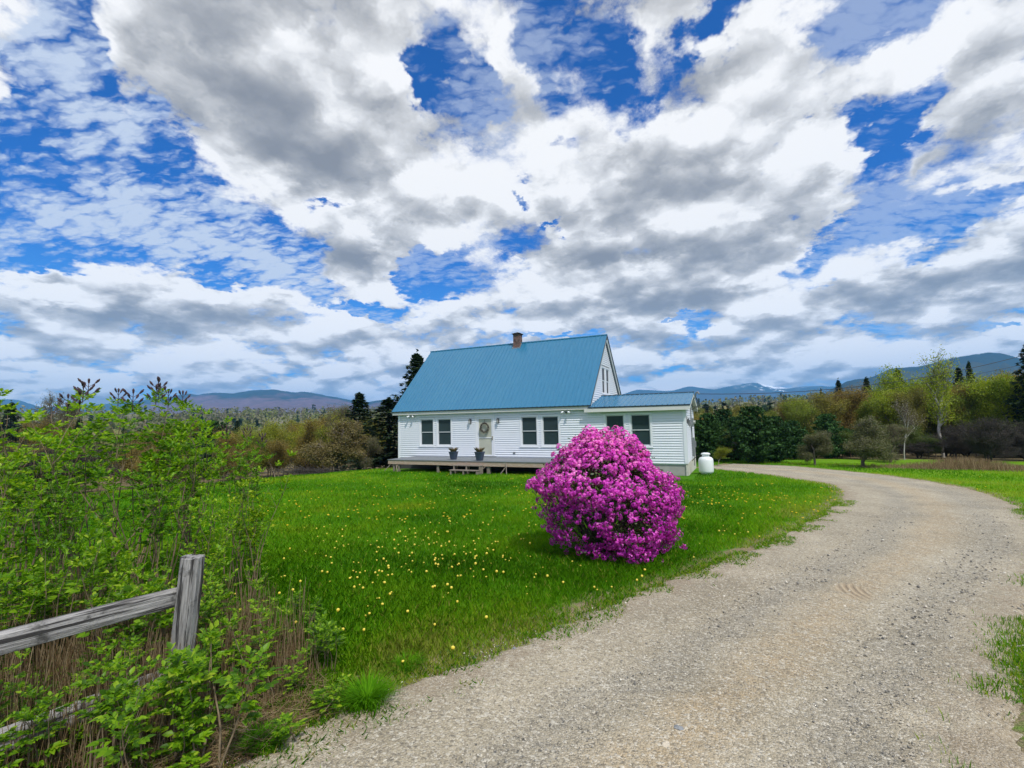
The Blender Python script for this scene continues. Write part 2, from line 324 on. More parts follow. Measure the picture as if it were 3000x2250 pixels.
def barky(name, c0, c1, scale=20., rough=.9, zs=.25):
    m, g, b, o = new_mat(name); P = g.vm('MULTIPLY', pos(g), (1, 1, zs))
    n = g.noise(P, scale, 6, .65); c = g.mix(g.lin(n, .3, .7), c0, c1); c = g.mix(g.m('MULTIPLY', attr(g), .25), c, tuple(x * .55 for x in c0))
    g.l.new(c, b.inputs['Base Color']); b.inputs['Roughness'].default_value = rough; b.inputs['Specular IOR Level'].default_value = .2; bump(g, b, n, .6, .01)
    return m
M = {}
M['siding'] = simple('white_siding', (.72, .75, .80), .45, var=.07, scale=2.2)
M['trim'] = simple('white_trim', (.74, .76, .80), .4, var=.03)
M['fascia'] = simple('fascia_paint', (.62, .62, .60), .5, var=.08)
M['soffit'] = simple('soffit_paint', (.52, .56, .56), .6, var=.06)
M['sash'] = simple('window_sash', (.55, .58, .60), .4, var=.05)
M['dark_line'] = simple('dark_roof_edge', (.02, .035, .05), .5)
M['concrete'] = simple('foundation_concrete', (.34, .33, .31), .9, var=.22, scale=5, bmp=.4)
M['foundation_shade'] = simple('shade_dark_foundation', (.045, .043, .04), .95, var=.3, scale=5, bmp=.4)  # near-black base colour: the shade under the deck is painted into the foundation
M['paintpeel'] = simple('peeling_painted_boards', (.55, .53, .46), .8, var=.35, scale=22)
M['deckgrey'] = simple('deck_grey', (.17, .185, .20), .65, var=.15, scale=9)
M['pt_wood'] = barky('rim_board_wood', (.36, .24, .17), (.46, .38, .31), 7, .8, 4)
M['deck_wood'] = barky('dark_weathered_post', (.15, .125, .10), (.27, .235, .20), 9, .9)
M['post_wood'] = barky('weathered_post', (.30, .27, .24), (.45, .42, .38), 9, .9)
M['door'] = simple('cream_door', (.60, .60, .49), .5, var=.03)
M['metal_grey'] = simple('grey_metal_box', (.20, .22, .23), .45, .3)
M['galv'] = simple('galvanised_metal', (.30, .31, .32), .4, .6)
M['tank'] = simple('tank_white', (.74, .77, .78), .35, var=.05)
M['pot'] = simple('slate_blue_plastic', (.035, .05, .085), .4, var=.2)
M['soil'] = simple('potting_soil', (.02, .014, .01), .95, bmp=1.)
M['lamp_dark'] = simple('lamp_metal', (.05, .05, .05), .4, .5)
M['brass'] = simple('brass_latch', (.25, .18, .08), .35, .8)
M['black'] = simple('black_rubber', (.012, .012, .014), .6)
M['wire'] = simple('black_cable', (.02, .02, .022), .5)
def glassy(name, blind):
    m, g, b, o = new_mat(name); P = pos(g); x, y, z = g.xyz(P)
    w = g.m('MULTIPLY_ADD', g.m('SINE', g.m('MULTIPLY', z, 2 * math.pi / .05)), .12, .95)
    n = g.noise(P, 1.3, 3, .5); c = g.vm('SCALE', blind); g.l.new(g.m('MULTIPLY', w, g.m('MULTIPLY_ADD', n, .5, .7)), c.node.inputs[3])
    g.l.new(c, b.inputs['Base Color']); b.inputs['Roughness'].default_value = .6; b.inputs['Coat Weight'].default_value = .45; b.inputs['Coat Roughness'].default_value = .04; b.inputs['Coat IOR'].default_value = 1.35
    b.inputs['Specular IOR Level'].default_value = .15
    return m
M['glass'] = glassy('window_glass', (.028, .050, .055)); M['gable_glass'] = glassy('gable_window_glass', (.018, .02, .026))
M['storm'] = glassy('storm_door_glass', (.50, .51, .42)); M['lamp_glass'] = simple('lamp_glass', (.45, .47, .45), .15)
def roofing():
    m, g, b, o = new_mat('blue_metal_roof'); P = pos(g); n = g.noise(P, 2.2, 5, .6); x, y, z = g.xyz(P)
    panel = g.node('ShaderNodeTexWhiteNoise', {'W': g.m('FLOOR', g.m('MULTIPLY', x, 1 / .92))}, noise_dimensions='1D')
    st = g.noise(g.vm('MULTIPLY', P, (9, 1, 1)), 1.2, 4, .6)
    c = g.mix(g.lin(st, .3, .7, 0, 1), (.012, .140, .270), (.026, .172, .310)); c = g.mix(g.m('MULTIPLY', panel, .25), c, (.028, .18, .30)); c = g.mix(g.lin(n, .55, .8, 0, .35), c, (.05, .19, .29))
    g.l.new(c, b.inputs['Base Color']); b.inputs['Roughness'].default_value = .27; b.inputs['Metallic'].default_value = .1; b.inputs['Specular IOR Level'].default_value = .8; bump(g, b, g.noise(P, 1.1, 2, .5), .05, .02)
    return m
M['roof'] = roofing()
def bricks():
    m, g, b, o = new_mat('chimney_brick'); P = pos(g); x, y, z = g.xyz(P)
    br = g.n.new('ShaderNodeTexBrick'); g.put(br.inputs['Vector'], g.comb(g.m('ADD', x, y), z, 0.0)); br.inputs['Scale'].default_value = 1; br.inputs['Brick Width'].default_value = .2; br.inputs['Row Height'].default_value = .07; br.inputs['Mortar Size'].default_value = .008
    br.inputs['Color1'].default_value = (.17, .05, .035, 1); br.inputs['Color2'].default_value = (.09, .04, .035, 1); br.inputs['Mortar'].default_value = (.24, .22, .2, 1)
    n = g.noise(P, 5, 4, .7); c = g.mix(g.ss(n, .45, .65, 0, .8), br.outputs[0], (.045, .035, .03)); c = g.mix(g.ss(g.noise(P, 9, 3, .6), .58, .7, 0, .7), c, (.26, .22, .2))
    g.l.new(c, b.inputs['Base Color']); b.inputs['Roughness'].default_value = .9; bump(g, b, br.outputs[1], -.6, .01)
    return m
M['brick'] = bricks()
def weathered():
    m, g, b, o = new_mat('weathered_fence_wood'); tc = g.node('ShaderNodeTexCoord', (), out=3)
    n = g.noise(g.vm('MULTIPLY', tc, (1, 1, .05)), 75, 6, .75); n2 = g.noise(tc, 7, 5, .65); n3 = g.noise(g.vm('MULTIPLY', tc, (1, 1, .035)), 28, 4, .7)
    c = g.mix(g.lin(n, .3, .7), (.12, .112, .108), (.50, .485, .47)); c = g.mix(g.ss(n3, .50, .58, 0, .92), c, (.022, .02, .02)); c = g.mix(g.ss(n2, .54, .66, 0, .8), c, (.05, .048, .045))
    g.l.new(c, b.inputs['Base Color']); b.inputs['Roughness'].default_value = .9; b.inputs['Specular IOR Level'].default_value = .2
    bump(g, b, g.m('ADD', n, n3), .9, .012); return m
M['fence'] = weathered()
M['bark'] = barky('grey_brown_bark', (.09, .075, .06), (.19, .165, .14)); M['bark_dark'] = barky('dark_bark', (.035, .03, .026), (.09, .078, .068))
M['twig'] = barky('twig_bark', (.10, .075, .055), (.20, .165, .12)); M['twig_pale'] = barky('pale_twig_bark', (.24, .20, .165), (.38, .33, .28))
M['birch'] = barky('birch_bark', (.30, .28, .25), (.62, .60, .56), 4)
M['stem'] = barky('shrub_stem', (.13, .095, .06), (.27, .21, .13), 40); M['dry'] = leafy('dry_stalk', [(0, (.10, .06, .03)), (.5, (.24, .16, .075)), (1, (.40, .31, .18))], .15, .8)
M['needle'] = leafy('conifer_needles', [(0, (.008, .022, .009)), (.6, (.018, .042, .013)), (1, (.04, .07, .018))], .15, .8, .3)
M['pine'] = leafy('pine_needles', [(0, (.012, .038, .010)), (.6, (.026, .078, .016)), (1, (.055, .13, .025))], .2, .8, .3)
M['lime'] = leafy('fresh_leaves', [(0, (.12, .19, .010)), (.5, (.24, .32, .015)), (1, (.38, .42, .03))], .4, .5, .3)
M['olive'] = leafy('budding_leaves', [(0, (.09, .085, .02)), (.5, (.17, .155, .03)), (1, (.26, .22, .06))], .35, .6, .4)
M['bud'] = leafy('sparse_buds', [(0, (.09, .10, .04)), (1, (.20, .20, .09))], .3, .7, .4)
M['blossom_w'] = leafy('white_blossom', [(0, (.35, .30, .26)), (1, (.70, .64, .58))], .3, .7)
M['shrub_leaf'] = leafy('shrub_leaves', [(0, (.05, .13, .008)), (.45, (.13, .28, .008)), (.85, (.24, .42, .012)), (1, (.36, .48, .03))], .5, .45, .25, .3)
M['grass'] = leafy('grass_blades', [(0, (.036, .135, .003)), (.45, (.105, .295, .006)), (.82, (.20, .40, .012)), (.94, (.29, .42, .02)), (1, (.42, .36, .13))], .42, .8, 0., .08)
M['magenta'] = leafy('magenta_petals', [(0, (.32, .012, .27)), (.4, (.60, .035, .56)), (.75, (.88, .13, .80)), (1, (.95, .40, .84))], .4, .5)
M['rhodo_leaf'] = leafy('rhododendron_leaves', [(0, (.02, .045, .012)), (.6, (.05, .09, .02)), (1, (.12, .09, .03))], .2, .4)
M['yellow'] = leafy('dandelion_yellow', [(0, (.76, .55, .02)), (1, (.90, .76, .14))], .2, .6)
# ------------------------------------------------------------------ ground, drive
def lawn_mat():
    m, g, b, o = new_mat('meadow_and_lawn'); P = pos(g); x, y, z = g.xyz(P)
    e = attr(g, 'edge'); n1 = g.noise(P, .35, 4, .6); n2 = g.noise(P, 2.6, 5, .65); n3 = g.noise(P, 22, 4, .7); n4 = g.noise(P, 90, 3, .6)
    green = g.mix(g.lin(n2, .3, .7), (.04, .14, .003), (.09, .26, .005)); green = g.mix(g.ss(n1, .5, .72, 0, .65), green, (.18, .33, .010))
    green = g.mix(g.lin(n3, .35, .7, 0, .45), green, (.02, .085, .003))
    right = g.m('MULTIPLY', g.ss(x, 17.5, 23), g.ss(y, -16, -6)); green = g.mix(g.m('MULTIPLY', right, .5), green, (.19, .34, .012))
    dry = g.mix(g.lin(n4, .3, .7), (.12, .088, .045), (.38, .31, .20)); dry = g.mix(g.ss(n3, .52, .66, 0, .6), dry, (.09, .15, .02))
    rough = g.mix(g.lin(n3, .3, .7), (.09, .07, .035), (.21, .165, .09)); rough = g.mix(g.ss(n2, .5, .7, 0, .5), rough, (.07, .10, .02))
    # rough brown field beyond the mown lawn, and far pasture
    edge_l = g.ss(g.m('ADD', g.m('MULTIPLY', g.m('SUBTRACT', n1, .5), 5), y), -.4, .8); beyond = g.m('MULTIPLY', edge_l, g.ss(x, 1.5, -.5))
    back = g.ss(g.m('MULTIPLY_ADD', g.m('SUBTRACT', n1, .5), 6, y), 16, 19); beyond = g.m('MAXIMUM', beyond, back)
    beyond = g.m('MAXIMUM', beyond, g.ss(g.m('MULTIPLY_ADD', g.m('SUBTRACT', n1, .5), 6, x), -17, -21))
    c = g.mix(beyond, green, rough)
    far = g.ss(g.vm('LENGTH', P, out=1), 120, 260)
    fw = g.noise(P, .012, 6, .7); farc = g.ramp(g.noise(P, .03, 8, .75), [(.3, (.02, .05, .02)), (.42, (.10, .12, .035)), (.52, (.20, .17, .12)), (.62, (.13, .15, .04)), (.75, (.05, .08, .03))])
    farc = g.mix(g.ss(fw, .58, .64), farc, (.16, .22, .05)); c = g.mix(far, c, farc)
    soil = g.m('ADD', e, g.m('MULTIPLY', g.m('SUBTRACT', n2, .5), 1.1))
    c = g.mix(g.ss(soil, .50, .15), c, dry)
    under = attr(g, 'under'); c = g.mix(under, c, g.mix(g.lin(n3, .3, .7), (.05, .035, .018), (.15, .105, .055)))
    g.l.new(c, b.inputs['Base Color']); b.inputs['Roughness'].default_value = 1; b.inputs['Specular IOR Level'].default_value = .1
    bump(g, b, g.m('ADD', n3, g.m('MULTIPLY', n4, .6)), .9, .03); return m
M['lawn'] = lawn_mat()
UNDER = [(13.5, -19.55, .85), (12.7, -19.5, 1.0), (13.7, -20.6, 1.2), (12.3, -20.2, 1.5), (14.05, -19.55, .55)]
def under_mask(x, y):
    o = np.zeros(len(x))
    for a, b_, r in UNDER: o = np.maximum(o, sstep((r + .5 * (fbm(x, y, 2., 3) - .5) - np.hypot(x - a, y - b_)) / .45))
    return o
def make_ground():
    n = 620; s = np.linspace(-1, 1, n); gx = 16.4 + 2.6 * np.sinh(8.3 * s); gy = -16.5 + 2.6 * np.sinh(8.3 * s)
    X, Y = np.meshgrid(gx, gy); X = X.ravel(); Y = Y.ravel(); Z = terr(X, Y)
    e = np.full(len(X), 5.); near = (np.abs(X - 16) < 30) & (np.abs(Y + 5) < 30); e[near] = drive_sdf(X[near], Y[near])
    Z = Z - .05 * sstep((.25 - e) / .3)                              # the bed the gravel lies in
    un = np.zeros(len(X)); un[near] = under_mask(X[near], Y[near])
    i = np.arange(n * n).reshape(n, n); F = np.stack([i[:-1, :-1], i[:-1, 1:], i[1:, 1:], i[1:, :-1]], -1).reshape(-1, 4)
    o = link('lawn', np_mesh('lawn', np.stack([X, Y, Z], 1), F, attrs={'edge': np.clip(e, -5, 5), 'under': un}), M['lawn'], smooth=True); tag(o, kind='structure')
def drive_mat():
    m, g, b, o = new_mat('gravel'); P = pos(g); x, y, z = g.xyz(P); t = attr(g, 'across'); e = attr(g, 'edge')
    n1 = g.noise(P, .9, 5, .65); n2 = g.noise(P, 6, 5, .7); n3 = g.noise(P, 45, 4, .7)
    v1 = g.n.new('ShaderNodeTexVoronoi'); g.put(v1.inputs['Vector'], P); v1.inputs['Scale'].default_value = 62
    v2 = g.n.new('ShaderNodeTexVoronoi'); g.put(v2.inputs['Vector'], P); v2.inputs['Scale'].default_value = 150
    r1 = g.xyz(v1.outputs['Color'])[0]; r2 = g.xyz(v2.outputs['Color'])[1]
    base = g.mix(g.lin(n1, .35, .65), (.285, .245, .17), (.44, .382, .275))
    ws = g.m('MULTIPLY_ADD', g.m('SUBTRACT', n1, .5), .25, t)       # sandy crown between the wheel tracks, grey tracks either side
    crown = g.m('MULTIPLY', g.ss(g.m('ABSOLUTE', g.m('SUBTRACT', ws, .55)), .13, .02), g.lin(n2, .3, .6))
    base = g.mix(g.m('MULTIPLY', crown, .75), base, (.42, .32, .19))
    trk = g.m('MAXIMUM', g.ss(g.m('ABSOLUTE', g.m('SUBTRACT', ws, .34)), .11, .02), g.ss(g.m('ABSOLUTE', g.m('SUBTRACT', ws, .78)), .12, .02))
    base = g.mix(g.m('MULTIPLY', trk, g.lin(n2, .3, .65, .1, .6)), base, (.25, .235, .195))
    base = g.mix(g.ss(r1, .30, 0, 0, .5), base, (.085, .08, .07)); base = g.mix(g.ss(r1, .72, 1, 0, .6), base, (.66, .62, .52))
    base = g.mix(g.ss(r2, .35, 0, 0, .5), base, (.12, .11, .09)); base = g.mix(g.ss(r2, .75, 1, 0, .5), base, (.60, .56, .47)); base = g.mix(g.lin(n3, .55, .75, 0, .35), base, (.17, .16, .15))
    # patch of curved tyre prints
    dx = g.m('SUBTRACT', x, TY[0] + .75); dy = g.m('SUBTRACT', y, TY[1] + .1); rr = g.m('SQRT', g.m('ADD', g.m('MULTIPLY', dx, dx), g.m('MULTIPLY', dy, dy)))
    lug = g.m('MULTIPLY_ADD', g.m('SINE', g.m('MULTIPLY', rr, 2 * math.pi / .065)), .5, .5)
    mx = g.m('SUBTRACT', x, TY[0]); my = g.m('SUBTRACT', y, TY[1]); mk = g.m('MULTIPLY', g.ss(g.m('SQRT', g.m('ADD', g.m('MULTIPLY', g.m('MULTIPLY', mx, mx), 9.), g.m('MULTIPLY', g.m('MULTIPLY', my, my), 3.))), .62, .25), g.ss(n2, .3, .45))
    base = g.mix(g.m('MULTIPLY', mk, g.ss(lug, .3, .75, 0, .5)), g.mix(mk, base, (.42, .34, .23)), (.20, .15, .10))
    dry = g.mix(g.lin(n3, .3, .7), (.15, .11, .065), (.40, .335, .24)); dry = g.mix(g.ss(r2, .7, .95, 0, .6), dry, (.55, .50, .42)); base = g.mix(g.m('MULTIPLY', g.ss(g.m('MULTIPLY_ADD', g.m('SUBTRACT', n2, .5), 1.6, e), -.30, .05), .75), base, dry)
    g.l.new(base, b.inputs['Base Color']); b.inputs['Roughness'].default_value = .95; b.inputs['Specular IOR Level'].default_value = .2
    h = g.m('ADD', g.m('MULTIPLY', v1.outputs[0], -.8), g.m('ADD', g.m('MULTIPLY', v2.outputs[0], -.35), g.m('MULTIPLY', n3, .5)))
    h = g.m('ADD', h, g.m('MULTIPLY', g.m('MULTIPLY', mk, lug), -1.6)); bump(g, b, h, .9, .012); return m
_t = floor_at(2500, 1735); TY = (_t.x, _t.y)
M['gravel'] = drive_mat()
def make_drive():
    nl, na = 1400, 90
    L = crom(DL[::6], nl); R = crom(DR[::6], nl); t = np.linspace(-.06, 1.06, na)
    s = np.arange(nl); wl = .35 * (fbm(s * .04, s * 0 + 3, 1., 4) - .5) + .16 * (fbm(s * .3, s * 0 + 9, 1., 2) - .5); wr = .35 * (fbm(s * .04, s * 0 + 30, 1., 4) - .5) + .16 * (fbm(s * .3, s * 0 + 60, 1., 2) - .5)
    d = unit(R - L); L = L + d * wl[:, None]; R = R + d * wr[:, None]
    P = L[:, None, :] * (1 - t)[None, :, None] + R[:, None, :] * t[None, :, None]; X = P[..., 0].ravel(); Y = P[..., 1].ravel()
    T = np.broadcast_to(t[None, :], (nl, na)).ravel(); prof = -.045 * sstep((np.abs(T - .5) - .5) / .06)
    tr = -.02 * (np.exp(-((T - .34) / .09) ** 2) + np.exp(-((T - .78) / .1) ** 2))
    Z = terr(X, Y) + .012 + prof + tr + .012 * (fbm(X, Y, 3., 4) - .5) + .006 * (vnoise(X, Y, 30.) - .5)
    e = drive_sdf(X, Y)
    i = np.arange(nl * na).reshape(nl, na); F = np.stack([i[:-1, :-1], i[:-1, 1:], i[1:, 1:], i[1:, :-1]], -1).reshape(-1, 4)
    o = link('driveway', np_mesh('driveway', np.stack([X, Y, Z], 1), F, attrs={'across': T, 'edge': e}), M['gravel'], smooth=True); tag(o, kind='structure')
make_ground(); make_drive()

def rock_mesh(name, n_s=1, seed=0, squash=.6):
    bm = bmesh.new(); bmesh.ops.create_icosphere(bm, subdivisions=n_s, radius=1); r = random.Random(seed)
    for v in bm.verts: v.co *= .75 + .5 * r.random(); v.co.z *= squash
    me = bpy.data.meshes.new(name); bm.to_mesh(me); bm.free(); return me
def pebbles():
    rg = np.random.default_rng(5); base = np.array([(1, 0, 0), (-1, 0, 0), (0, 1, 0), (0, -1, 0), (0, 0, 1), (0, 0, -1)], float)
    f = np.array([(0, 2, 4), (2, 1, 4), (1, 3, 4), (3, 0, 4), (2, 0, 5), (1, 2, 5), (3, 1, 5), (0, 3, 5)])
    n = 90000; r = 1.3 * (14 / 1.3) ** rg.random(n); a = rad(-24.7) + rad(58) * (2 * rg.random(n) - 1); X = CAM.x + r * np.sin(a); Y = CAM.y + r * np.cos(a)
    sdf = drive_sdf(X, Y); ok = (sdf < .12 + .5 * (fbm(X, Y, 1.2, 3) - .5)); pk = rg.random(n) < np.where(sdf > -.6, 1., .55); ok &= pk; X, Y, r = X[ok], Y[ok], r[ok]; n = len(X)
    s = np.minimum(.0022 + .0028 * rg.random(n) + .0075 * rg.random(n) ** 7, .011) * np.clip(r / 4, .8, 1.7); C = np.stack([X, Y, terr(X, Y) + .004 + s * .15], 1)
    V = base[None] * s[:, None, None] * (.65 + .8 * rg.random((n, 6, 1))); V[..., 2] *= .7; ang = rg.random(n) * 6.28
    ca, sa = np.cos(ang)[:, None], np.sin(ang)[:, None]; V = np.stack([V[..., 0] * ca - V[..., 1] * sa, V[..., 0] * sa + V[..., 1] * ca, V[..., 2]], -1) + C[:, None]
    F = (np.arange(n)[:, None, None] * 6 + f[None]).reshape(-1, 3)
    m, g, b, o = new_mat('loose_gravel'); c = g.ramp(attr(g), [(0, (.07, .068, .062)), (.25, (.20, .19, .17)), (.6, (.37, .335, .27)), (.85, (.50, .45, .37)), (1, (.72, .68, .58))]); g.l.new(c, b.inputs[0]); b.inputs['Roughness'].default_value = .9
    tag(link('loose_gravel', np_mesh('loose_gravel', V.reshape(-1, 3), F, rnd=np.repeat(rg.random(n), 6)), m), 'loose grey and tan gravel scattered over the drive and its shoulder', 'gravel', kind='stuff')
pebbles()
rk = [simple('grey_stone', (.22, .23, .235), .95, spec=.1, var=.3, scale=40, bmp=.6), simple('cream_stone', (.50, .44, .34), .85, var=.2, scale=40, bmp=.6)]
for i, (u, v, s, k, lab) in enumerate([(1988, 2145, .022, 0, 'blue-grey stone lying on the gravel drive above a cream stone'), (1950, 2190, .021, 1, 'cream-coloured stone lying on the gravel drive below a blue-grey stone'), (2017, 2198, .012, 1, 'small pale stone just right of the cream stone on the drive'), (1398, 2032, .016, 1, 'pale stone at the left shoulder of the drive'), (1507, 1903, .014, 0, 'small grey stone beside bare soil at the lawn edge')]):
    p = floor_at(u, v); o = link('stone', rock_mesh('stone', 2, 20 + i), rk[k], smooth=False); o.location = (p.x, p.y, ground(p.x, p.y) + s * .5); o.scale = (s * 1.3, s, s); o.rotation_euler = (0, 0, i * 1.3); tag(o, lab, 'stone', 'stones on the drive')
# ------------------------------------------------------------------ house (front wall on y = 0, ground floor z)
house = empty('farmhouse', (0, 0, 0)); tag(house, 'white clapboard house with steep blue metal roof and a low side wing', 'house')
EXP = .108
def each(g, name, m):
    "every box of g as a part of its own"
    for i in range(0, len(g.v), 8): h = G(); h.v = g.v[i:i + 8]; h.f = [tuple(q - i for q in f) for f in g.f if i <= f[0] < i + 8]; h.build(name, m, house)
def siding(segf, z0, z1, face, off, name='siding_wall'):
    "lapped boards; segf(z) -> clear intervals along the wall; face: 'S' y=off facing -y, 'E' x=off facing +x"
    g = G(); z = z0
    while z < z1 - .01:
        zt = min(z + EXP, z1); A = segf(z + .001); B = segf(zt - .001)
        for (a0, a1), (b0, b1) in zip(A, B if len(B) == len(A) else A):
            pr = [(a0, .040, z), (a1, .040, z), (b1, .002, zt), (b0, .002, zt), (a0, 0., z), (a1, 0., z)]
            if face == 'S': vs = [(s, off - d, h) for s, d, h in pr]
            elif face == 'E': vs = [(off + d, s, h) for s, d, h in pr]
            elif face == 'W': vs = [(off - d, s, h) for s, d, h in pr]
            else: vs = [(s, off + d, h) for s, d, h in pr]
            g.add(vs, [(0, 1, 2, 3), (4, 5, 1, 0)])
        z = zt
    return g.build(name, M['siding'], house)
def cut(lo, hi, holes):
    def f(z):
        out = [(lo, hi)]
        for a, b, c, d in holes:
            if c < z < d:
                nn = []
                for p, q in out:
                    if a > p and b < q: nn += [(p, a), (b, q)]
                    else: nn.append((p, q))
                out = nn
        return out
    return f
MX, AXR, DEP, ADEP, EZ, RZ, RY = 10.95, 15.17, 7.26, 4.75, 3.02, 7.0, 3.63
wins = [(1.47, 2.29, 1.26, 2.66), (2.59, 3.41, 1.26, 2.66), (7.51, 8.32, 1.26, 2.66), (8.63, 9.44, 1.26, 2.66), (11.74, 12.56, 1.26, 2.64), (12.87, 13.70, 1.26, 2.64)]
holes = [(a - .09, b + .09, c - .10, d + .10) for a, b, c, d in wins] + [(4.90, 6.02, 0, 2.79)]
siding(cut(.09, AXR - .10, holes), .50, 2.98, 'S', 0.0)
siding(cut(.09, MX, []), .50, 3.0, 'N', DEP)
siding(cut(0, DEP, []), .5, EZ, 'W', 0.0)
gab = lambda hs: (lambda z: [(p, q) for p, q in cut(max(0, (z - EZ) / 1.005), min(DEP, DEP - (z - EZ) / 1.005), hs)(z)])
siding(gab([]), EZ, 6.6, 'W', 0.0)
gw = [(2.66, 3.33, 3.84, 5.18), (3.58, 4.25, 3.84, 5.18)]
siding(gab([(a - .08, b + .08, c - .08, d + .08) for a, b, c, d in gw]), 2.85, 6.6, 'E', MX)
ag = lambda z: [(max(.09, (z - 2.80) / .27), min(ADEP - .09, ADEP - (z - 2.80) / .27))]
siding(ag, .52, 3.42, 'E', AXR); siding(cut(MX, AXR, []), .5, 2.85, 'N', ADEP)
# walls behind the boards (solid core so nothing is paper thin)
g = G(); g.box(.0, 1.38, .002, .14, .45, 2.99); g.box(0, .14, .14, DEP, .45, EZ); g.box(0, MX, DEP - .14, DEP - .002, .45, EZ); g.box(MX - .14, MX - .002, ADEP, DEP - .14, .45, EZ)
for a, b in ((2.38, 2.50), (3.50, 4.90), (6.02, 7.42), (8.41, 8.54), (9.53, 11.65), (12.65, 12.78), (13.79, AXR - .002)): g.box(a, b, .002, .14, .45, 2.99)
for a, b, c, d in wins: g.box(a - .09, b + .09, .002, .14, .45, c - .1); g.box(a - .09, b + .09, .002, .14, d + .1, 2.99)
g.box(4.90, 6.02, .002, .14, 2.79, 2.99); g.box(AXR - .14, AXR - .002, .14, ADEP, .45, 2.82); g.box(MX, AXR - .14, ADEP - .14, ADEP - .002, .45, 2.82)
for x0, x1 in ((.002, .12), (MX - .20, MX - .08)):
    g.add([(x, y, z) for x in (x0, x1) for y, z in ((0, EZ), (DEP, EZ), (RY, 6.62))], [(0, 1, 2), (5, 4, 3), (0, 2, 5, 3), (2, 1, 4, 5), (1, 0, 3, 4)])
g.add([(x, y, z) for x in (AXR - .12, AXR - .002) for y, z in ((0, 2.82), (ADEP, 2.82), (ADEP / 2, 3.46))], [(0, 1, 2), (5, 4, 3), (0, 2, 5, 3), (2, 1, 4, 5), (1, 0, 3, 4)])
g.build('wall_core', M['trim'], house)
# corner boards, friezes
g = G(); g.box(-.045, .09, -.045, .0, .48, 2.98); g.box(-.045, 0., .0, .12, .48, 2.98); g.box(AXR - .10, AXR + .045, -.045, 0., .5, 2.86); g.box(AXR, AXR + .03, 0, .09, .5, 2.86); g.box(AXR, AXR + .03, ADEP - .09, ADEP + .02, .5, 2.82)
each(g, 'corner_board', M['trim'])
# roofs
def rib_roof(name, x0, x1, y0, z0, y1, z1, th=.035, pitch=.2286, both=False):
    "ribbed sheet from eave (y0,z0) to ridge (y1,z1)"
    g = G(); sl = Vector((0, y1 - y0, z1 - z0)).normalized(); nr = Vector((0, -sl.z, sl.y)); nr = nr if nr.z > 0 else -nr; t = nr * th
    cr = [(x0, 0)]; x = x0 + .1
    while x < x1 - .05:
        cr += [(x - .028, 0), (x - .014, .02), (x + .014, .02), (x + .028, 0)]; x += pitch
    cr.append((x1, 0)); n = len(cr)
    top = [Vector((cx, yy, zz)) + nr * (h + th) for yy, zz in ((y0, z0), (y1, z1)) for cx, h in cr]; bot = [Vector((cx, yy, zz)) for yy, zz in ((y0, z0), (y1, z1)) for cx in (x0, x1)]
    fs = [(i, i + 1, n + i + 1, n + i) for i in range(n - 1)]
    b = 2 * n; fs += [(b, b + 2, b + 3, b + 1), (0, n, b + 2, b), (n - 1, b + 1, b + 3, 2 * n - 1), tuple([b] + [b + 1] + list(range(n - 1, -1, -1))), tuple([b + 3] + [b + 2] + list(range(n, 2 * n)))]
    g.add(top + bot, fs); return g.build(name, M['roof'], house)
rf = rib_roof('roof', -.33, 11.10, -.24, 3.10, RY, 6.99); rib_roof('roof', -.33, 11.10, 2 * RY + .24, 3.10, RY, 6.99)
G().tube([(-.34, RY, 7.03), (11.11, RY, 7.03)], .06, 8).build('ridge_cap', M['roof'], rf)
wr = rib_roof('wing_roof', MX + .03, 15.42, -.27, 2.99, ADEP / 2, 3.62); rib_roof('wing_roof', MX + .03, 15.42, ADEP + .27, 2.99, ADEP / 2, 3.62)
G().tube([(MX + .03, ADEP / 2, 3.66), (15.43, ADEP / 2, 3.66)], .035, 8).build('ridge_cap', M['dark_line'], wr)
# eaves
g = G(); g.box(-.31, 11.07, -.215, -.19, 2.93, 3.085); g.box(-.31, 11.07, 2 * RY + .19, 2 * RY + .215, 2.93, 3.085)
each(g, 'fascia', M['fascia'])
g = G(); g.box(10.80, 15.40, -.275, -.25, 2.79, 2.965); g.box(MX + .04, 15.40, ADEP + .25, ADEP + .275, 2.79, 2.965); each(g, 'wing_fascia', M['fascia'])
g = G(); g.box(-.30, 11.06, -.19, -.022, 2.935, 2.955); g.box(-.3, 11.06, DEP + .022, DEP + .19, 2.935, 2.955); g.box(10.84, 15.16, -.25, -.022, 2.80, 2.82); each(g, 'soffit', M['soffit'])
g = G(); g.box(-.33, 11.1, -.262, -.245, 3.075, 3.13); g.box(MX + .03, 15.42, -.292, -.275, 2.975, 3.025); each(g, 'drip_edge', M['dark_line'])
# rake boards and soffits under the gable overhangs
g = G(); gs = G()
for x in (-.30, 11.06):
    g.beam((x, -.19, 3.03), (x, RY, 6.86), .03, .19, (1, 0, 0) if 0 else (0, 0, 1)); g.beam((x, 2 * RY + .19, 3.03), (x, RY, 6.86), .03, .19)
for x0, x1 in ((-.285, -.025), (MX + .025, 11.045)):
    for ys, yr in ((-.2, RY), (2 * RY + .2, RY)): gs.beam(((x0 + x1) / 2, ys, 3.02), ((x0 + x1) / 2, yr, 6.88), x1 - x0, .02)
g.beam((15.39, -.24, 2.90), (15.39, ADEP / 2, 3.54), .03, .15); g.beam((15.39, ADEP + .24, 2.90), (15.39, ADEP / 2, 3.54), .03, .15)
gs.beam((15.29, -.24, 2.90), (15.29, ADEP / 2, 3.555), .16, .02); gs.beam((15.29, ADEP + .24, 2.90), (15.29, ADEP / 2, 3.555), .16, .02)
each(g, 'rake_board', M['soffit']); each(gs, 'gable_soffit', M['soffit'])
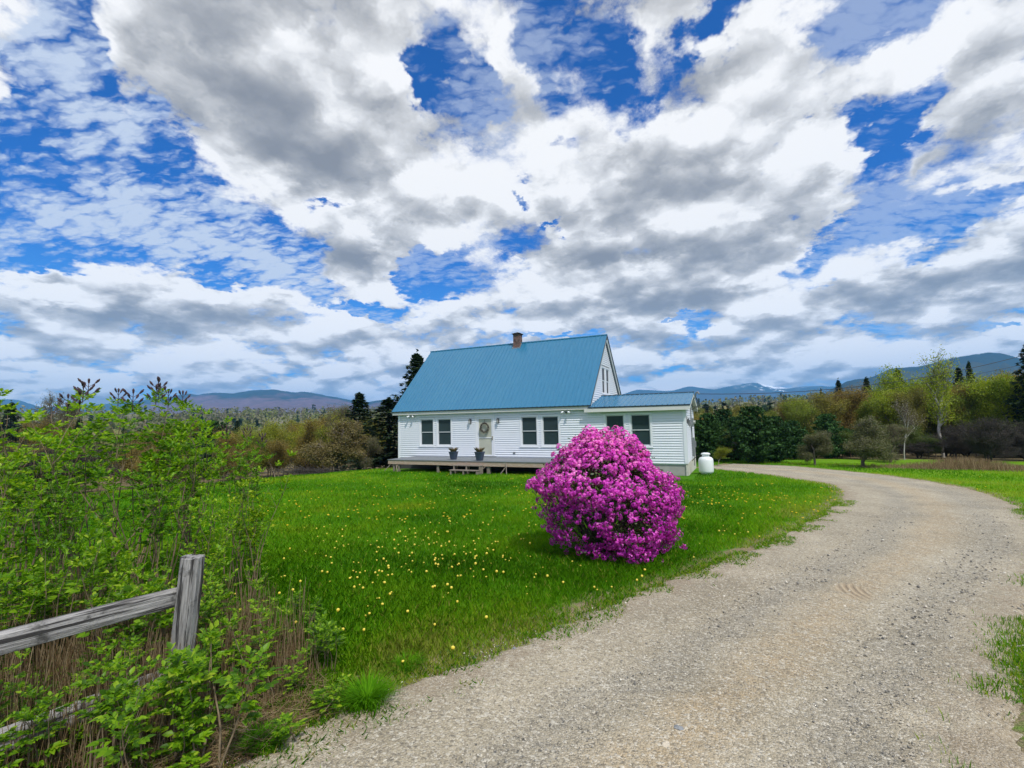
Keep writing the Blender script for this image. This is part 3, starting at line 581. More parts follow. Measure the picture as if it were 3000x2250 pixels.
g = G(); g.beam((11.107, -.24, 3.10), (11.107, RY, 7.01), .014, .07); g.beam((11.107, 2 * RY + .24, 3.10), (11.107, RY, 7.01), .014, .07); each(g, 'rake_trim', M['dark_line'])
# foundation
G().box(.02, MX, .02, DEP - .02, -.6, .47).build('foundation', M['foundation_shade'], house)
g = G(); g.box(MX + .002, AXR - .02, .02, ADEP - .02, -.5, .50); g.build('foundation', M['concrete'], house)
g = G()
for i in range(11):
    y = .05 + i * .44; g.box(AXR + .005, AXR + .03, y, y + .40, -.12 - .02 * (i % 3), .50 + .015 * (i % 2))
g.box(AXR - .06, AXR + .004, -.02, .04, -.12, .48); g.build('skirt_board', M['paintpeel'], house)
# windows
def window(x0, x1, z0, z1, y=0., face='S', gl='glass', casing=.09):
    fr = G(); fr.frame(x0 - casing, x1 + casing, z0 - casing, z1 + casing, y - .035, y + .06, casing); fr.box(x0 - casing - .02, x1 + casing + .02, y - .07, y - .05, z0 - casing - .005, z0 - casing + .03)
    sh = G(); zm = (z0 + z1) / 2; w = .038
    sh.frame(x0 + .004, x1 - .004, zm - .018, z1 - .004, y + .005, y + .03, w); sh.frame(x0 + .004, x1 - .004, z0 + .004, zm + .018, y + .031, y + .055, w)
    pn = G(); pn.box(x0 + w, x1 - w, y + .014, y + .024, zm + .02, z1 - w); pn.box(x0 + w, x1 - w, y + .038, y + .048, z0 + w, zm - .02)
    if face == 'E':
        for q in (fr, sh, pn): q.v = [(MX - b, a, c) for a, b, c in q.v]
    f = fr.build('window', M['trim'], house, bevel=.004); sh.build('sash', M['sash'], f); pn.build('pane', M[gl], f)
for q in wins: window(*q)
for q in gw: window(*q, face='E', gl='gable_glass', casing=.08)
# entrance door
g = G(); g.frame(4.90, 6.02, .66, 2.79, -.03, .06, .10, .02); d = g.build('door', M['trim'], house, bevel=.004)
g = G(); g.frame(5.005, 5.915, .685, 2.69, -.012, .03, .085, .10); g.box(5.09, 5.83, -.012, .03, 1.62, 1.66); g.build('storm_frame', M['trim'], d, bevel=.003)
G().box(5.09, 5.83, .012, .022, .785, 1.62).box(5.09, 5.83, .012, .022, 1.66, 2.605).build('pane', M['storm'], d)
g = G(); g.box(5.866, 5.888, -.045, -.012, 1.52, 1.72); g.box(5.85, 5.905, -.06, -.045, 1.60, 1.63); g.build('door_handle', M['brass'], d)
G().box(4.86, 6.10, -.10, -.035, .675, .715).build('threshold', M['metal_grey'], d)
# chimney
g = G(); g.box(5.63, 6.03, 3.33, 3.75, 6.5, 7.54); ch = g.build('chimney', M['brick'], house)
g = G(); g.box(5.59, 6.07, 3.29, 3.79, 7.54, 7.58); g.add([(5.55, 3.25, 7.58), (6.11, 3.25, 7.58), (6.11, 3.83, 7.58), (5.55, 3.83, 7.58), (5.83, 3.54, 7.70)], [(3, 2, 1, 0), (0, 1, 4), (1, 2, 4), (2, 3, 4), (3, 0, 4)]); g.build('chimney_cap', M['black'], ch)
g = G(); g.beam((5.56, 3.30, 6.70), (6.10, 3.30, 6.70), .05, .08); g.beam((5.61, 3.28, 6.70), (5.61, 3.62, 7.04), .04, .04); g.beam((6.05, 3.28, 6.70), (6.05, 3.62, 7.04), .04, .04); g.build('flashing', M['galv'], ch)
# wall lanterns
for x in (4.62, 6.24):
    g = G(); g.box(x - .05, x + .05, -.05, -.02, 2.38, 2.62); g.tube([(x, -.04, 2.60), (x, -.10, 2.64), (x, -.13, 2.60)], .01, 6); g.lathe([(.065, 0), (.055, .02), (.01, .06)], (x, -.13, 2.555), 8); g.lathe([(.045, 0), (.05, .02)], (x, -.13, 2.37), 8)
    for k in range(4): t = math.pi / 4 + k * math.pi / 2; g.tube([(x + .048 * math.cos(t), -.13 + .048 * math.sin(t), 2.385), (x + .055 * math.cos(t), -.13 + .055 * math.sin(t), 2.56)], .006, 4)
    l = g.build('wall_lantern', M['lamp_dark'], house); G().lathe([(.036, 2.392), (.044, 2.552)], (x, -.13, 0), 8).build('lamp_glass', M['lamp_glass'], l)
def flood(x, y, z):
    g = G(); g.lathe([(.055, -.02), (.055, .02)], (x, y - .03, z), 12); g.box(x - .05, x + .05, y - .05, y, z - .05, z + .03)
    l = g.build('floodlight', M['trim'], house)
    for s in (-1, 1):
        a = Vector((x + s * .05, y - .05, z - .01)); b_ = Vector((x + s * .13, y - .16, z - .05)); c = Vector((x + s * .19, y - .24, z - .10))
        G().tube([a, b_, c], [.02, .035, .062], 10).build('lamp_head', M['trim'], l, smooth=True)
    G().tube([(x, y - .06, z - .05), (x, y - .10, z - .09)], [.03, .04], 8).build('motion_sensor', M['lamp_dark'], l)
flood(.92, -.02, 2.90); flood(9.87, -.02, 2.90)
G().box(7.03, 7.15, -.05, -.02, .83, .94).build('outlet_box', M['metal_grey'], house, bevel=.006)
# services on the wing's end wall
g = G(); g.tube([(AXR + .06, 2.55, 1.25), (AXR + .06, 2.55, 3.20), (AXR + .30, 2.5, 3.42), (AXR + .34, 2.45, 3.62)], .028, 8); g.tube([(AXR + .34, 2.45, 3.62), (AXR + .42, 2.42, 3.66), (AXR + .48, 2.40, 3.56)], [.035, .05, .045], 8); g.build('service_conduit', M['metal_grey'], house)
mt = G().box(AXR + .03, AXR + .16, 2.32, 2.72, 2.03, 2.42).build('meter_box', M['metal_grey'], house, bevel=.01); G().tube([(AXR + .16, 2.52, 2.24), (AXR + .25, 2.52, 2.24)], .08, 14).build('meter_dial', M['lamp_glass'], mt)
G().box(AXR + .03, AXR + .14, 2.55, 2.95, .62, 1.50).build('breaker_box', M['metal_grey'], house, bevel=.01)
g = G(); g.tube([(AXR + .05, 3.6, .1), (AXR + .05, 3.6, 1.15), (AXR + .12, 3.6, 1.2)], .02, 6); g.box(AXR + .03, AXR + .16, 3.5, 3.72, 1.0, 1.3); g.build('pipe', M['galv'], house)
g = G(); g.box(AXR + .03, AXR + .05, .20, .42, 2.22, 2.52); g.beam((AXR + .05, .31, 2.37), (AXR + .20, .20, 2.12), .015, .2); g.build('sign_plate', M['galv'], house)
for k in range(5):
    a = rng.random(9); g = G(); g.tube([(AXR + .30 + .05 * a[0], 2.6 + .5 * a[1], 3.45 - .1 * a[2]), (AXR + .36 + .1 * a[3], 2.7 + .5 * a[4], 3.1 - .2 * a[5]), (AXR + .1, 2.6 + .3 * a[6], 2.8 + .2 * a[7])], .012, 5)
    if k < 3: g.build('drip_loop', M['wire'], house)

# ------------------------------------------------------------------ deck and steps
deck = empty('wooden_deck', (1.2, -2.4, 0)); tag(deck, 'low grey-decked porch on timber posts along the front of the white house', 'deck')
def dk(gg, name, m, **k):
    gg.v = [(a - 1.2, b + 2.4, c) for a, b, c in gg.v]; return gg.build(name, m, deck, **k)
g = G(); y = -2.40
while y < -.10: g.box(1.15, 9.75, y, y + .135, .635, .668 + .002 * math.sin(y * 40)); y += .142
dk(g, 'deck_boards', M['deckgrey'])
g = G(); g.box(1.17, 4.7, -2.375, -2.335, .44, .634); g.box(4.703, 9.73, -2.375, -2.335, .43, .632); g.box(1.17, 1.21, -2.33, -.06, .44, .632); dk(g, 'rim_board', M['pt_wood'])
for x, w in ((1.45, .09), (1.75, .09), (4.05, .11), (6.75, .15), (9.3, .12)):
    g = G(); g.box(x, x + w, -2.33, -2.33 + w, ground(x, -2.3) - .1, .47); dk(g, 'deck_post', M['deck_wood'])
g = G()
for x in np.arange(1.6, 9.6, .61): g.box(x, x + .04, -2.3, -.1, .46, .63)
dk(g, 'joist', M['deck_wood'])
for a, b_ in (((1.0, -2.6, .0), (1.35, -2.3, .5)), ((1.9, -2.55, .02), (1.6, -2.3, .45)), ((7.9, -2.65, .1), (7.75, -2.38, .62)), ((7.55, -2.6, .1), (7.75, -2.4, .44)), ((6.4, -2.6, .1), (6.7, -2.36, .42))):
    g = G(); g.beam(a, b_, .03, .03); dk(g, 'brace', M['deck_wood'])
st = empty('deck_steps', (5.5, -2.7, 0)); tag(st, 'two-tread weathered wooden steps below the deck edge near the door', 'steps')
def sp(gg, name, m):
    gg.v = [(a - 5.5, b + 2.7, c) for a, b, c in gg.v]; return gg.build(name, m, st)
gz = ground(6, -2.8)
for yy, zz in ((-2.98, gz + .17), (-2.70, gz + .36)): g = G(); g.box(5.15, 6.62, yy, yy + .26, zz, zz + .035); sp(g, 'tread', M['deck_wood'])
for x in (5.22, 5.88, 6.56):
    g = G(); g.add([(x + e, yy, zz) for e in (0, .04) for yy, zz in ((-3.02, gz - .05), (-3.0, gz + .16), (-2.74, gz + .165), (-2.71, gz + .35), (-2.4, gz + .35), (-2.4, gz - .05))], [(0, 1, 2, 3, 4, 5), (11, 10, 9, 8, 7, 6), (0, 6, 7, 1), (1, 7, 8, 2), (2, 8, 9, 3), (3, 9, 10, 4), (4, 10, 11, 5), (5, 11, 6, 0)]); sp(g, 'stringer', M['deck_wood'])

# planters, wreath, tank
def planter(x, y, lab, sc, seed):
    t = empty('flower_pot', (x, y, .672)); t.scale = (sc,) * 3; tag(t, lab, 'flower pot', 'planters on the deck'); rg = np.random.default_rng(seed)
    G().lathe([(.125, 0), (.13, .02), (.19, .33), (.20, .33), (.205, .385), (.185, .385), (.175, .33)], n=32, sq=4.).build('pot', M['pot'], t)
    G().lathe([(.17, .325), (.17, .34)], n=24, sq=4.).build('soil', M['soil'], t)
    n = 150; a = rg.random(n) * 6.28; ln = .12 + .16 * rg.random(n); p0 = np.stack([.09 * np.cos(a) * rg.random(n), .09 * np.sin(a) * rg.random(n), np.full(n, .33)], 1); sp_ = (.25 + .75 * rg.random(n)) * ln
    p2 = p0 + np.stack([np.cos(a) * sp_, np.sin(a) * sp_, ln], 1); w = np.stack([-np.sin(a), np.cos(a), a * 0], 1) * .007; mid = (p0 + p2) / 2 + np.array([0, 0, .04])
    V = np.stack([p0 - w, p0 + w, mid + w, p2, mid - w], 1).reshape(-1, 3); F = (np.arange(n)[:, None] * 5 + np.arange(5)[None]); link('dried_plant', np_mesh('dried_plant', V, F, rnd=np.repeat(rg.random(n) * .6 + .4, 5)), M['dry'], t)
planter(4.70, -1.85, 'dark slate-blue pot of dried grass on the deck, between the left windows and the door', 1.0, 1)
planter(6.30, -2.15, 'dark slate-blue pot of dried grass on the deck, standing before the door', 1.05, 2)
def wreath():
    t = empty('door_wreath', (5.46, -.06, 2.16)); tag(t, 'round dark twig wreath hanging on the cream front door', 'wreath')
    rg = np.random.default_rng(4); S = []
    for k in range(520):
        a = rg.random() * 6.28; r = .225 + .022 * rg.normal(); q = rg.normal() * .025; d = .04 + .04 * rg.random(); aa = a + d / r * (1 if k % 2 else .9); r2 = r + rg.normal() * .018
        S.append((r * math.cos(a), q - .02, r * math.sin(a), r2 * math.cos(aa), q - .02 + rg.normal() * .012, r2 * math.sin(aa), .006, .003))
    link('twig_ring', segs_mesh('twig_ring', S, 4), M['bark_dark'], t)
    a = 3.3 + rg.random(500) * 2.9; r = .25 + .03 * rg.normal(size=500); C = np.stack([r * np.cos(a), -.05 + .02 * rg.normal(size=500), r * np.sin(a)], 1); V, F, R = leaf_quads(C, .035, rg)
    link('grey_leaves', np_mesh('grey_leaves', V, F, rnd=R), leafy('grey_green_leaves', [(0, (.10, .11, .09)), (1, (.38, .37, .30))], .1, .7), t)
    G().tube([(0, .0, .25), (0, .02, .42)], .008, 5).build('hanger', M['black'], t)
wreath()
t = empty('propane_tank', (15.86, .95, ground(15.86, .95))); tag(t, 'squat white propane tank standing beside the wing of the house', 'gas tank')
G().lathe([(.20, -.03), (.23, .05), (.29, .09), (.305, .15), (.305, .60), (.29, .67), (.24, .73), (.15, .765), (.10, .775)], n=40).build('tank_body', M['tank'], t, smooth=True)
g = G().lathe([(.15, .765), (.15, .86)], n=28); g.f = [f for f in g.f if len(f) == 4]; c = g.build('valve_collar', M['tank'], t, smooth=True); md = c.modifiers.new('s', 'SOLIDIFY'); md.thickness = .012
G().lathe([(.19, .855), (.195, .875), (.17, .915), (.10, .935)], n=28).build('tank_lid', M['tank'], t, smooth=True)
G().lathe([(.03, .77), (.03, .83), (.015, .85)], n=10).build('valve', M['brass'], t); G().tube([(-.1, .1, .80), (-.4, .5, .75), (-.62, .8, .5)], .012, 6).build('gas_hose', M['black'], t)

# service cables from the house to a pole beyond the trees on the right
def cable(a, b, sag, lab, r=.014):
    a, b = Vector(a), Vector(b); P = [a.lerp(b, i / 60) - Vector((0, 0, sag * 4 * (i / 60) * (1 - i / 60))) for i in range(61)]
    tag(G().tube(P, r, 5).build('power_cable', M['wire']), lab, 'cable', 'service cables')
pe = CAM + ray(3250, 960) * 26; cable((15.65, 2.40, 3.57), pe, 1.0, 'upper black cable running from the wing gable to the right over the trees')
pe2 = CAM + ray(3250, 1005) * 26; cable((15.30, 3.9, 2.98), pe2, .62, 'lower thin black cable running from the wing eave to the right', .009)
# ------------------------------------------------------------------ grass, dandelions
def on_lawn(X, Y):
    return (drive_sdf(X, Y) > .10 + .9 * (fbm(X, Y, 1.5, 3) - .5)) & ~((X > -.3) & (X < 15.5) & (Y > -2.2) & (Y < 8)) & ~((X < -1) & (Y > .5)) & (Y < 17) & (X > -19)
def blades(name, X, Y, H, Wd, rg, rnd, mat, lab, bend=.5, keepf=None):
    n = len(X); z = terr(X, Y) - .01; p = np.stack([X, Y, z], 1); a = rg.random(n) * 6.283; w = np.stack([np.cos(a), np.sin(a), a * 0], 1) * (Wd * .5)[:, None]
    l = np.stack([np.cos(a + 1.57), np.sin(a + 1.57), a * 0], 1) * (H * bend * rg.random(n))[:, None]; up = np.stack([a * 0, a * 0, H], 1)
    m1 = p + l * .3 + up * .55; V = np.stack([p - w, p + w, m1 + w * .75, p + l + up, m1 - w * .75], 1).reshape(-1, 3)
    F = np.arange(5 * n).reshape(-1, 5)
    return link(name, np_mesh(name, V, F, rnd=np.repeat(rnd, 5)), mat)
def grass():
    rg = np.random.default_rng(8); n = 560000; r = 1.5 * (34 / 1.5) ** (rg.random(n) ** .92); a = rad(-24.7) + rad(56) * (2 * rg.random(n) - 1)
    X = CAM.x + r * np.sin(a); Y = CAM.y + r * np.cos(a); ok = on_lawn(X, Y); X, Y, r = X[ok], Y[ok], r[ok]; n = len(X)
    sd_ = drive_sdf(X, Y); un = under_mask(X, Y); rgt_ = (X > np.interp(Y, DR[::5, 1][:60], DR[::5, 0][:60])) & (Y < -13) & (sd_ < 1.3); keep = (rg.random(n) > un * .75) & ~(rgt_ & (fbm(X, Y, 2.2, 3) + .12 * rg.random(n) < .62)); X, Y, r, sd_ = X[keep], Y[keep], r[keep], sd_[keep]; n = len(X)
    cl = fbm(X, Y, 1.3, 3); H = (.035 + .06 * rg.random(n)) * (.55 + .9 * cl) * sstep(.35 + sd_ / .9); Wd = np.clip(.0028 + r * .00075, .003, .02)
    H *= np.where(r > 14, 1.05, 1.0); dryp = np.where(sd_ < .5, .30 * (1 - sd_ / .5), .05); pt = fbm(X, Y, .32, 3); pt2 = fbm(X + 40, Y, .8, 2); R = np.clip(.02 + .35 * cl + .32 * rg.random(n) + 1.5 * (pt - .43) + .7 * (pt2 - .5), 0, .94); R = np.where(rg.random(n) < dryp, .9 + .1 * rg.random(n), R)
    R = np.clip(R + .22 * sstep((1.6 - sd_) / 1.6), 0, .97)
    R = np.where((X > 18) & (Y > -14), np.clip(R + .16, 0, .95), R)
    o = blades('lawn_grass', X, Y, H, Wd, rg, R, M['grass'], '', .9); tag(o, 'short bright green grass blades covering the lawn around the drive', 'grass', kind='stuff')
    # weedy strip on the right shoulder
    n = 34000; t = rg.random(n); i = (t * 180).astype(int) + 28; P = DR[i]; d = unit(DR[i] - DL[i]); off = -.10 + .8 * rg.random(n) ** 1.2; X = P[:, 0] + d[:, 0] * off + .07 * rg.normal(size=n); Y = P[:, 1] + d[:, 1] * off + .07 * rg.normal(size=n); ok = fbm(X, Y, 2.2, 3) > .56; X, Y = X[ok], Y[ok]; n = len(X)
    o = blades('shoulder_grass', X, Y, .03 + .04 * rg.random(n), np.full(n, .0045), rg, np.where(rg.random(n) < .3, .95, .3 + .4 * rg.random(n)), M['grass'], ''); tag(o, 'thin patchy grass along the right shoulder of the gravel drive', 'grass', kind='stuff')
def verge():
    rg = np.random.default_rng(44); n = 30000; i = rg.integers(60, 330, n); P = DL[i]; d = unit(DL[i] - DR[i]); off = -.30 + .55 * rg.random(n); X = P[:, 0] + d[:, 0] * off + .06 * rg.normal(size=n); Y = P[:, 1] + d[:, 1] * off + .06 * rg.normal(size=n); ok = (fbm(X, Y, 2.6, 3) > .57 - .12 * (off > 0)) & (Y < -7); X, Y = X[ok], Y[ok]; n = len(X)
    r = np.hypot(X - CAM.x, Y - CAM.y); o = blades('verge_grass', X, Y, .02 + .035 * rg.random(n), np.clip(.003 + r * .0007, .003, .012), rg, np.where(rg.random(n) < .35, .92 + .08 * rg.random(n), .2 + .5 * rg.random(n)), M['grass'], '', 1.2); tag(o, 'sparse short grass and dry wisps along the left verge of the drive', 'grass', kind='stuff')
grass(); verge()
def tuft(u, v, n, h, lab, seed, rr=.13, dark=0.):
    p = floor_at(u, v); rg = np.random.default_rng(seed); q = rg.normal(size=(n, 2)) * rr; a = np.arctan2(q[:, 1], q[:, 0]); base = np.stack([p.x + q[:, 0] * .5, p.y + q[:, 1] * .5], 1)
    V = []; w = .0035; z0 = terr(base[:, 0], base[:, 1]); H = h * (.5 + .6 * rg.random(n)); L = H * (.2 + .9 * rg.random(n)); dx, dy = np.cos(a), np.sin(a); sx, sy = -dy * w, dx * w
    for t in (0, .35, .7, 1.):
        cx = base[:, 0] + dx * L * t ** 1.8; cy = base[:, 1] + dy * L * t ** 1.8; cz = z0 + H * (t - .35 * t ** 3); k = 1 - t * .9
        V += [np.stack([cx - sx * k, cy - sy * k, cz], 1), np.stack([cx + sx * k, cy + sy * k, cz], 1)]
    V = np.stack(V, 1).reshape(-1, 3) - np.array([p.x, p.y, ground(p.x, p.y)]); b = np.arange(n)[:, None] * 8; F = np.concatenate([b + np.array([[2 * k, 2 * k + 1, 2 * k + 3, 2 * k + 2]]) for k in range(3)])
    o = link('grass_tuft', np_mesh('grass_tuft', V, F, rnd=np.repeat(.15 + .5 * rg.random(n), 8)), M['grass']); o.location = (p.x, p.y, ground(p.x, p.y)); tag(o, lab, 'grass tuft', 'clumps of taller grass')
tuft(1075, 2070, 900, .17, 'tall bright green grass tuft at the corner of lawn and gravel', 1, .11)
tuft(770, 2185, 1300, .07, 'low dark green weed mat in the dry stems by the gravel edge', 2, .085)
tuft(1190, 1960, 500, .09, 'grass clump at the lawn edge beyond the tall bright tuft', 3, .10)
def dandelions():
    rg = np.random.default_rng(12); pts = []
    for u, v, s, n in ((1120, 1590, .8, 26), (1180, 1690, .7, 36), (1370, 1610, 1.0, 40), (1080, 1700, .6, 20), (1160, 1790, .35, 16), (1240, 1600, 1.4, 34), (1390, 1640, .4, 20), (1350, 1520, 2.2, 44), (1680, 1720, .5, 10), (900, 1500, 2.0, 24), (1300, 1470, 1.8, 36), (2110, 1470, 1.3, 46), (2250, 1460, 1.5, 42), (2080, 1550, .8, 16), (1700, 1430, 3., 30), (1100, 1420, 3, 26), (2300, 1450, 2.5, 30), (2700, 1420, 3, 14), (1250, 1500, 4.0, 90), (1150, 1640, 2.0, 40), (1500, 1680, 1.4, 40), (2200, 1480, 2.4, 60)):
        p = floor_at(u, v); q = rg.normal(size=(n, 2)) * s; pts += [(p.x + a, p.y + b_) for a, b_ in q]
    pts = np.array(pts); ok = on_lawn(pts[:, 0], pts[:, 1]) & (np.hypot(pts[:, 0] - 15.2, pts[:, 1] + 14.3) > 1.25); pts = pts[ok]; d = np.hypot(pts[:, 0] - CAM.x, pts[:, 1] - CAM.y); pts = pts[np.argsort(d)]
    def head(g, n=12, r=.012, h=.055): return g.lathe([(.002, 0), (.002, h)], n=4).lathe([(.006, h - .004), (r, h + .004), (r * .8, h + .011), (.003, h + .014)], n=n)
    g = head(G()); me = bpy.data.meshes.new('dandelion'); me.from_pydata(g.v, [], g.f); at = me.attributes.new('rnd', 'FLOAT', 'POINT'); at.data.foreach_set('value', np.linspace(0, 1, len(g.v)).astype(np.float32)); me.materials.append(M['yellow']); me.materials.append(M['grass'])
    for p in me.polygons: p.material_index = 1 if me.vertices[p.vertices[0]].co.z < .052 - .004 and max(me.vertices[i].co.xy.length for i in p.vertices) < .004 else 0
    for k, (x, y) in enumerate(pts[:300]):
        o = bpy.data.objects.new('dandelion', me); COL.objects.link(o); o.location = (x, y, ground(x, y)); s = .6 + .7 * rg.random(); dd = math.hypot(x - CAM.x, y - CAM.y); o.scale = (s, s, s * (.9 + .4 * rg.random())); o.rotation_euler = (rg.normal() * .15, rg.normal() * .15, rg.random() * 6)
        tag(o, 'small yellow dandelion in flower on the lawn', 'dandelion', 'dandelions scattered over the lawn')
    rest = np.vstack([pts[300:]]); g = G()
    for x, y in rest: g.lathe([(.010, .04), (.022, .05), (.016, .058), (.003, .06)], (x, y, ground(x, y)), 6)
    me = bpy.data.meshes.new('dandelions'); me.from_pydata(g.v, [], g.f); tag(link('dandelions', me, M['yellow']), 'tiny yellow dandelions on the far parts of the lawn', 'dandelions', kind='stuff')
dandelions()

# ------------------------------------------------------------------ magenta rhododendron
def rhododendron():
    c = spot(1762, 6.85); t = empty('rhododendron', c); t.scale = (.92, .92, .885); tag(t, 'large round rhododendron covered in magenta blossom on the lawn', 'flowering bush'); rg = np.random.default_rng(3)
    Hh = 1.0; n = 5600; d = unit(rg.normal(size=(n, 3))); d = d[d[:, 2] > -.93]; n = len(d)
    rgt = np.array([AX.x, AX.y, 0]); rgt /= np.linalg.norm(rgt); fwd = np.array([-rgt[1], rgt[0], 0])
    az = np.arctan2(d @ fwd, d @ rgt)
    lump = 1 + .40 * (fbm(az * 1.6 + 5, d[:, 2] * 2.4 + 3, 1.3, 3) - .5) * 2 * .62 + .20 * (fbm(az * 3.2 + 2, d[:, 2] * 5 + 7, 1.7, 2) - .5)
    X, Y, Z = d @ rgt, d @ fwd, d[:, 2]
    rx = 1.02 * lump * np.where(Z > .2, 1 - .16 * (Z - .2), 1); 
    # drooping lobe at the left, fuller shoulder at the right
    rx = rx * (1 + .20 * np.exp(-((X + .9) / .35) ** 2 - ((Z - .22) / .14) ** 2)) * (1 + .05 * np.exp(-((X - .9) / .4) ** 2 - ((Z + .1) / .3) ** 2))
    hz = np.sqrt(np.clip(1 - Z ** 2, .02, 1)); rx = rx * np.where(Z < .1, (1 - np.abs(Z) ** 3.) ** (1 / 3.) / hz, 1 - .10 * np.clip(Z - .1, 0, 1)) * .95
    rx = rx * (1 - .10 * sstep(Z / .8) * (X < 0)) * (1 + .06 * sstep(-Z / .5) * (X > 0))
    zc = .96; rz = np.where(Z > 0, .93, .93) * lump
    rz = rz * (1 + .13 * np.exp(-((X + .30) / .15) ** 2) * sstep((Z - .45) / .3) + .09 * np.exp(-((X - .38) / .2) ** 2) * sstep((Z - .4) / .3) - .06 * np.exp(-((X + .02) / .12) ** 2) * sstep((Z - .5) / .3))
    rx = rx * (1 - .09 * np.exp(-((Z - .55) / .16) ** 2) * (X > .2) + .05 * np.exp(-((Z + .05) / .15) ** 2) * (X > .4) - .07 * np.exp(-((Z + .10) / .13) ** 2) * (X < -.3))
    S = rgt[None] * (X * rx)[:, None] + fwd[None] * (Y * rx * .95)[:, None] + np.array([[0, 0, 1.]]) * (Z * rz + zc)[:, None]
    depth = rg.random(n) ** 2 * .16; S = S - (S - np.array([0, 0, zc])) * depth[:, None]
    mask = fbm(az * 2.2 + 9, Z * 3.1, 1.6, 3); low = sstep((.15 - Z) / .5) * sstep((.3 - X) / .8) ; keep = (rg.random(n) < 1 - .62 * low) & (mask > .345 + .12 * low); S = S[keep]; nd = unit(S - np.array([0, 0, zc]))
    ids = rg.integers(0, len(S), 60); sprig = []
    for q in ids: e = S[q] + nd[q] * (.05 + .10 * rg.random()) + rg.normal(size=3) * .02; sprig += [e + rg.normal(size=3) * .022 for _ in range(4)]
    S = np.vstack([S, np.array(sprig)]); nd = unit(S - np.array([0, 0, zc])); n = len(S)
    # trusses: a dome of florets, each of five petals
    k = 13; fd = unit(rg.normal(size=(n, k, 3)) * .72 + nd[:, None] * 1.0); rr = (.028 + .014 * rg.random((n, 1, 1))); Cc = S[:, None] + fd * rr; fl = fd.reshape(-1, 3); Cc = Cc.reshape(-1, 3)
    A = unit(np.cross(fl, rg.normal(size=fl.shape))); B = np.cross(fl, A); sz = (.013 + .007 * rg.random((len(fl), 1))); ring = []
    for q in range(5):
        a0 = 2 * math.pi * q / 5; ring.append((A * math.cos(a0) + B * math.sin(a0)) * sz + fl * sz * .35)
        a1 = a0 + math.pi / 5; ring.append((A * math.cos(a1) + B * math.sin(a1)) * sz * .55 + fl * sz * .25)
    V = Cc[:, None] + np.stack(ring, 1); V = np.concatenate([V, Cc[:, None]], 1); m = len(fl); b = np.arange(m)[:, None] * 11; F = np.concatenate([b + np.array([[10, 2 * q, (2 * q + 1), 10]]) for q in range(0)] + [b + np.array([[10, (2 * q - 1) % 10, 2 * q, 2 * q + 1]]) for q in range(5)])
    tr = np.repeat(rg.random(n), k); rnd = np.clip(.55 * tr + .22 * np.repeat(sstep((S[:, 2] - .7) / 1.1), k) - .06 + .5 * (fd.reshape(-1, 3)[:, 2] > .2) * .4 + .3 * rg.random(m), 0, 1)  # top light painted in: higher and upward-facing florets get paler petals
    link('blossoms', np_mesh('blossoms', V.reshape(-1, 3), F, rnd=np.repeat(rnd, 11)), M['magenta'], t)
    n2 = 20000; i = rg.integers(0, n, n2); C = S[i] * 1.0 + rg.normal(size=(n2, 3)) * .05; C = C - (C - np.array([0, 0, zc])) * (-.02 + .30 * rg.random((n2, 1))); C = C[C[:, 2] > .06]
    V, F, R = leaf_quads(C, .05, rg, .2, 2.2); link('leaves', np_mesh('leaves', V, F, rnd=R), M['rhodo_leaf'], t)
    S2 = []
    for q in range(150):
        e = S[rg.integers(0, n)] * .97; p0 = np.array([rg.normal() * .07, rg.normal() * .07, -.02]); m1 = p0 * .6 + e * .4 + np.array([0, 0, -.1 + .1 * rg.random()]) + rg.normal(size=3) * .05; m2 = m1 * .45 + e * .55 + rg.normal(size=3) * .04
        r0 = .006 + .012 * rg.random(); S2 += [(*p0, *m1, r0, r0 * .7), (*m1, *m2, r0 * .7, r0 * .5), (*m2, *e, r0 * .5, .002)]
    link('branches', segs_mesh('branches', S2, 5), M['bark_dark'], t)
rhododendron()

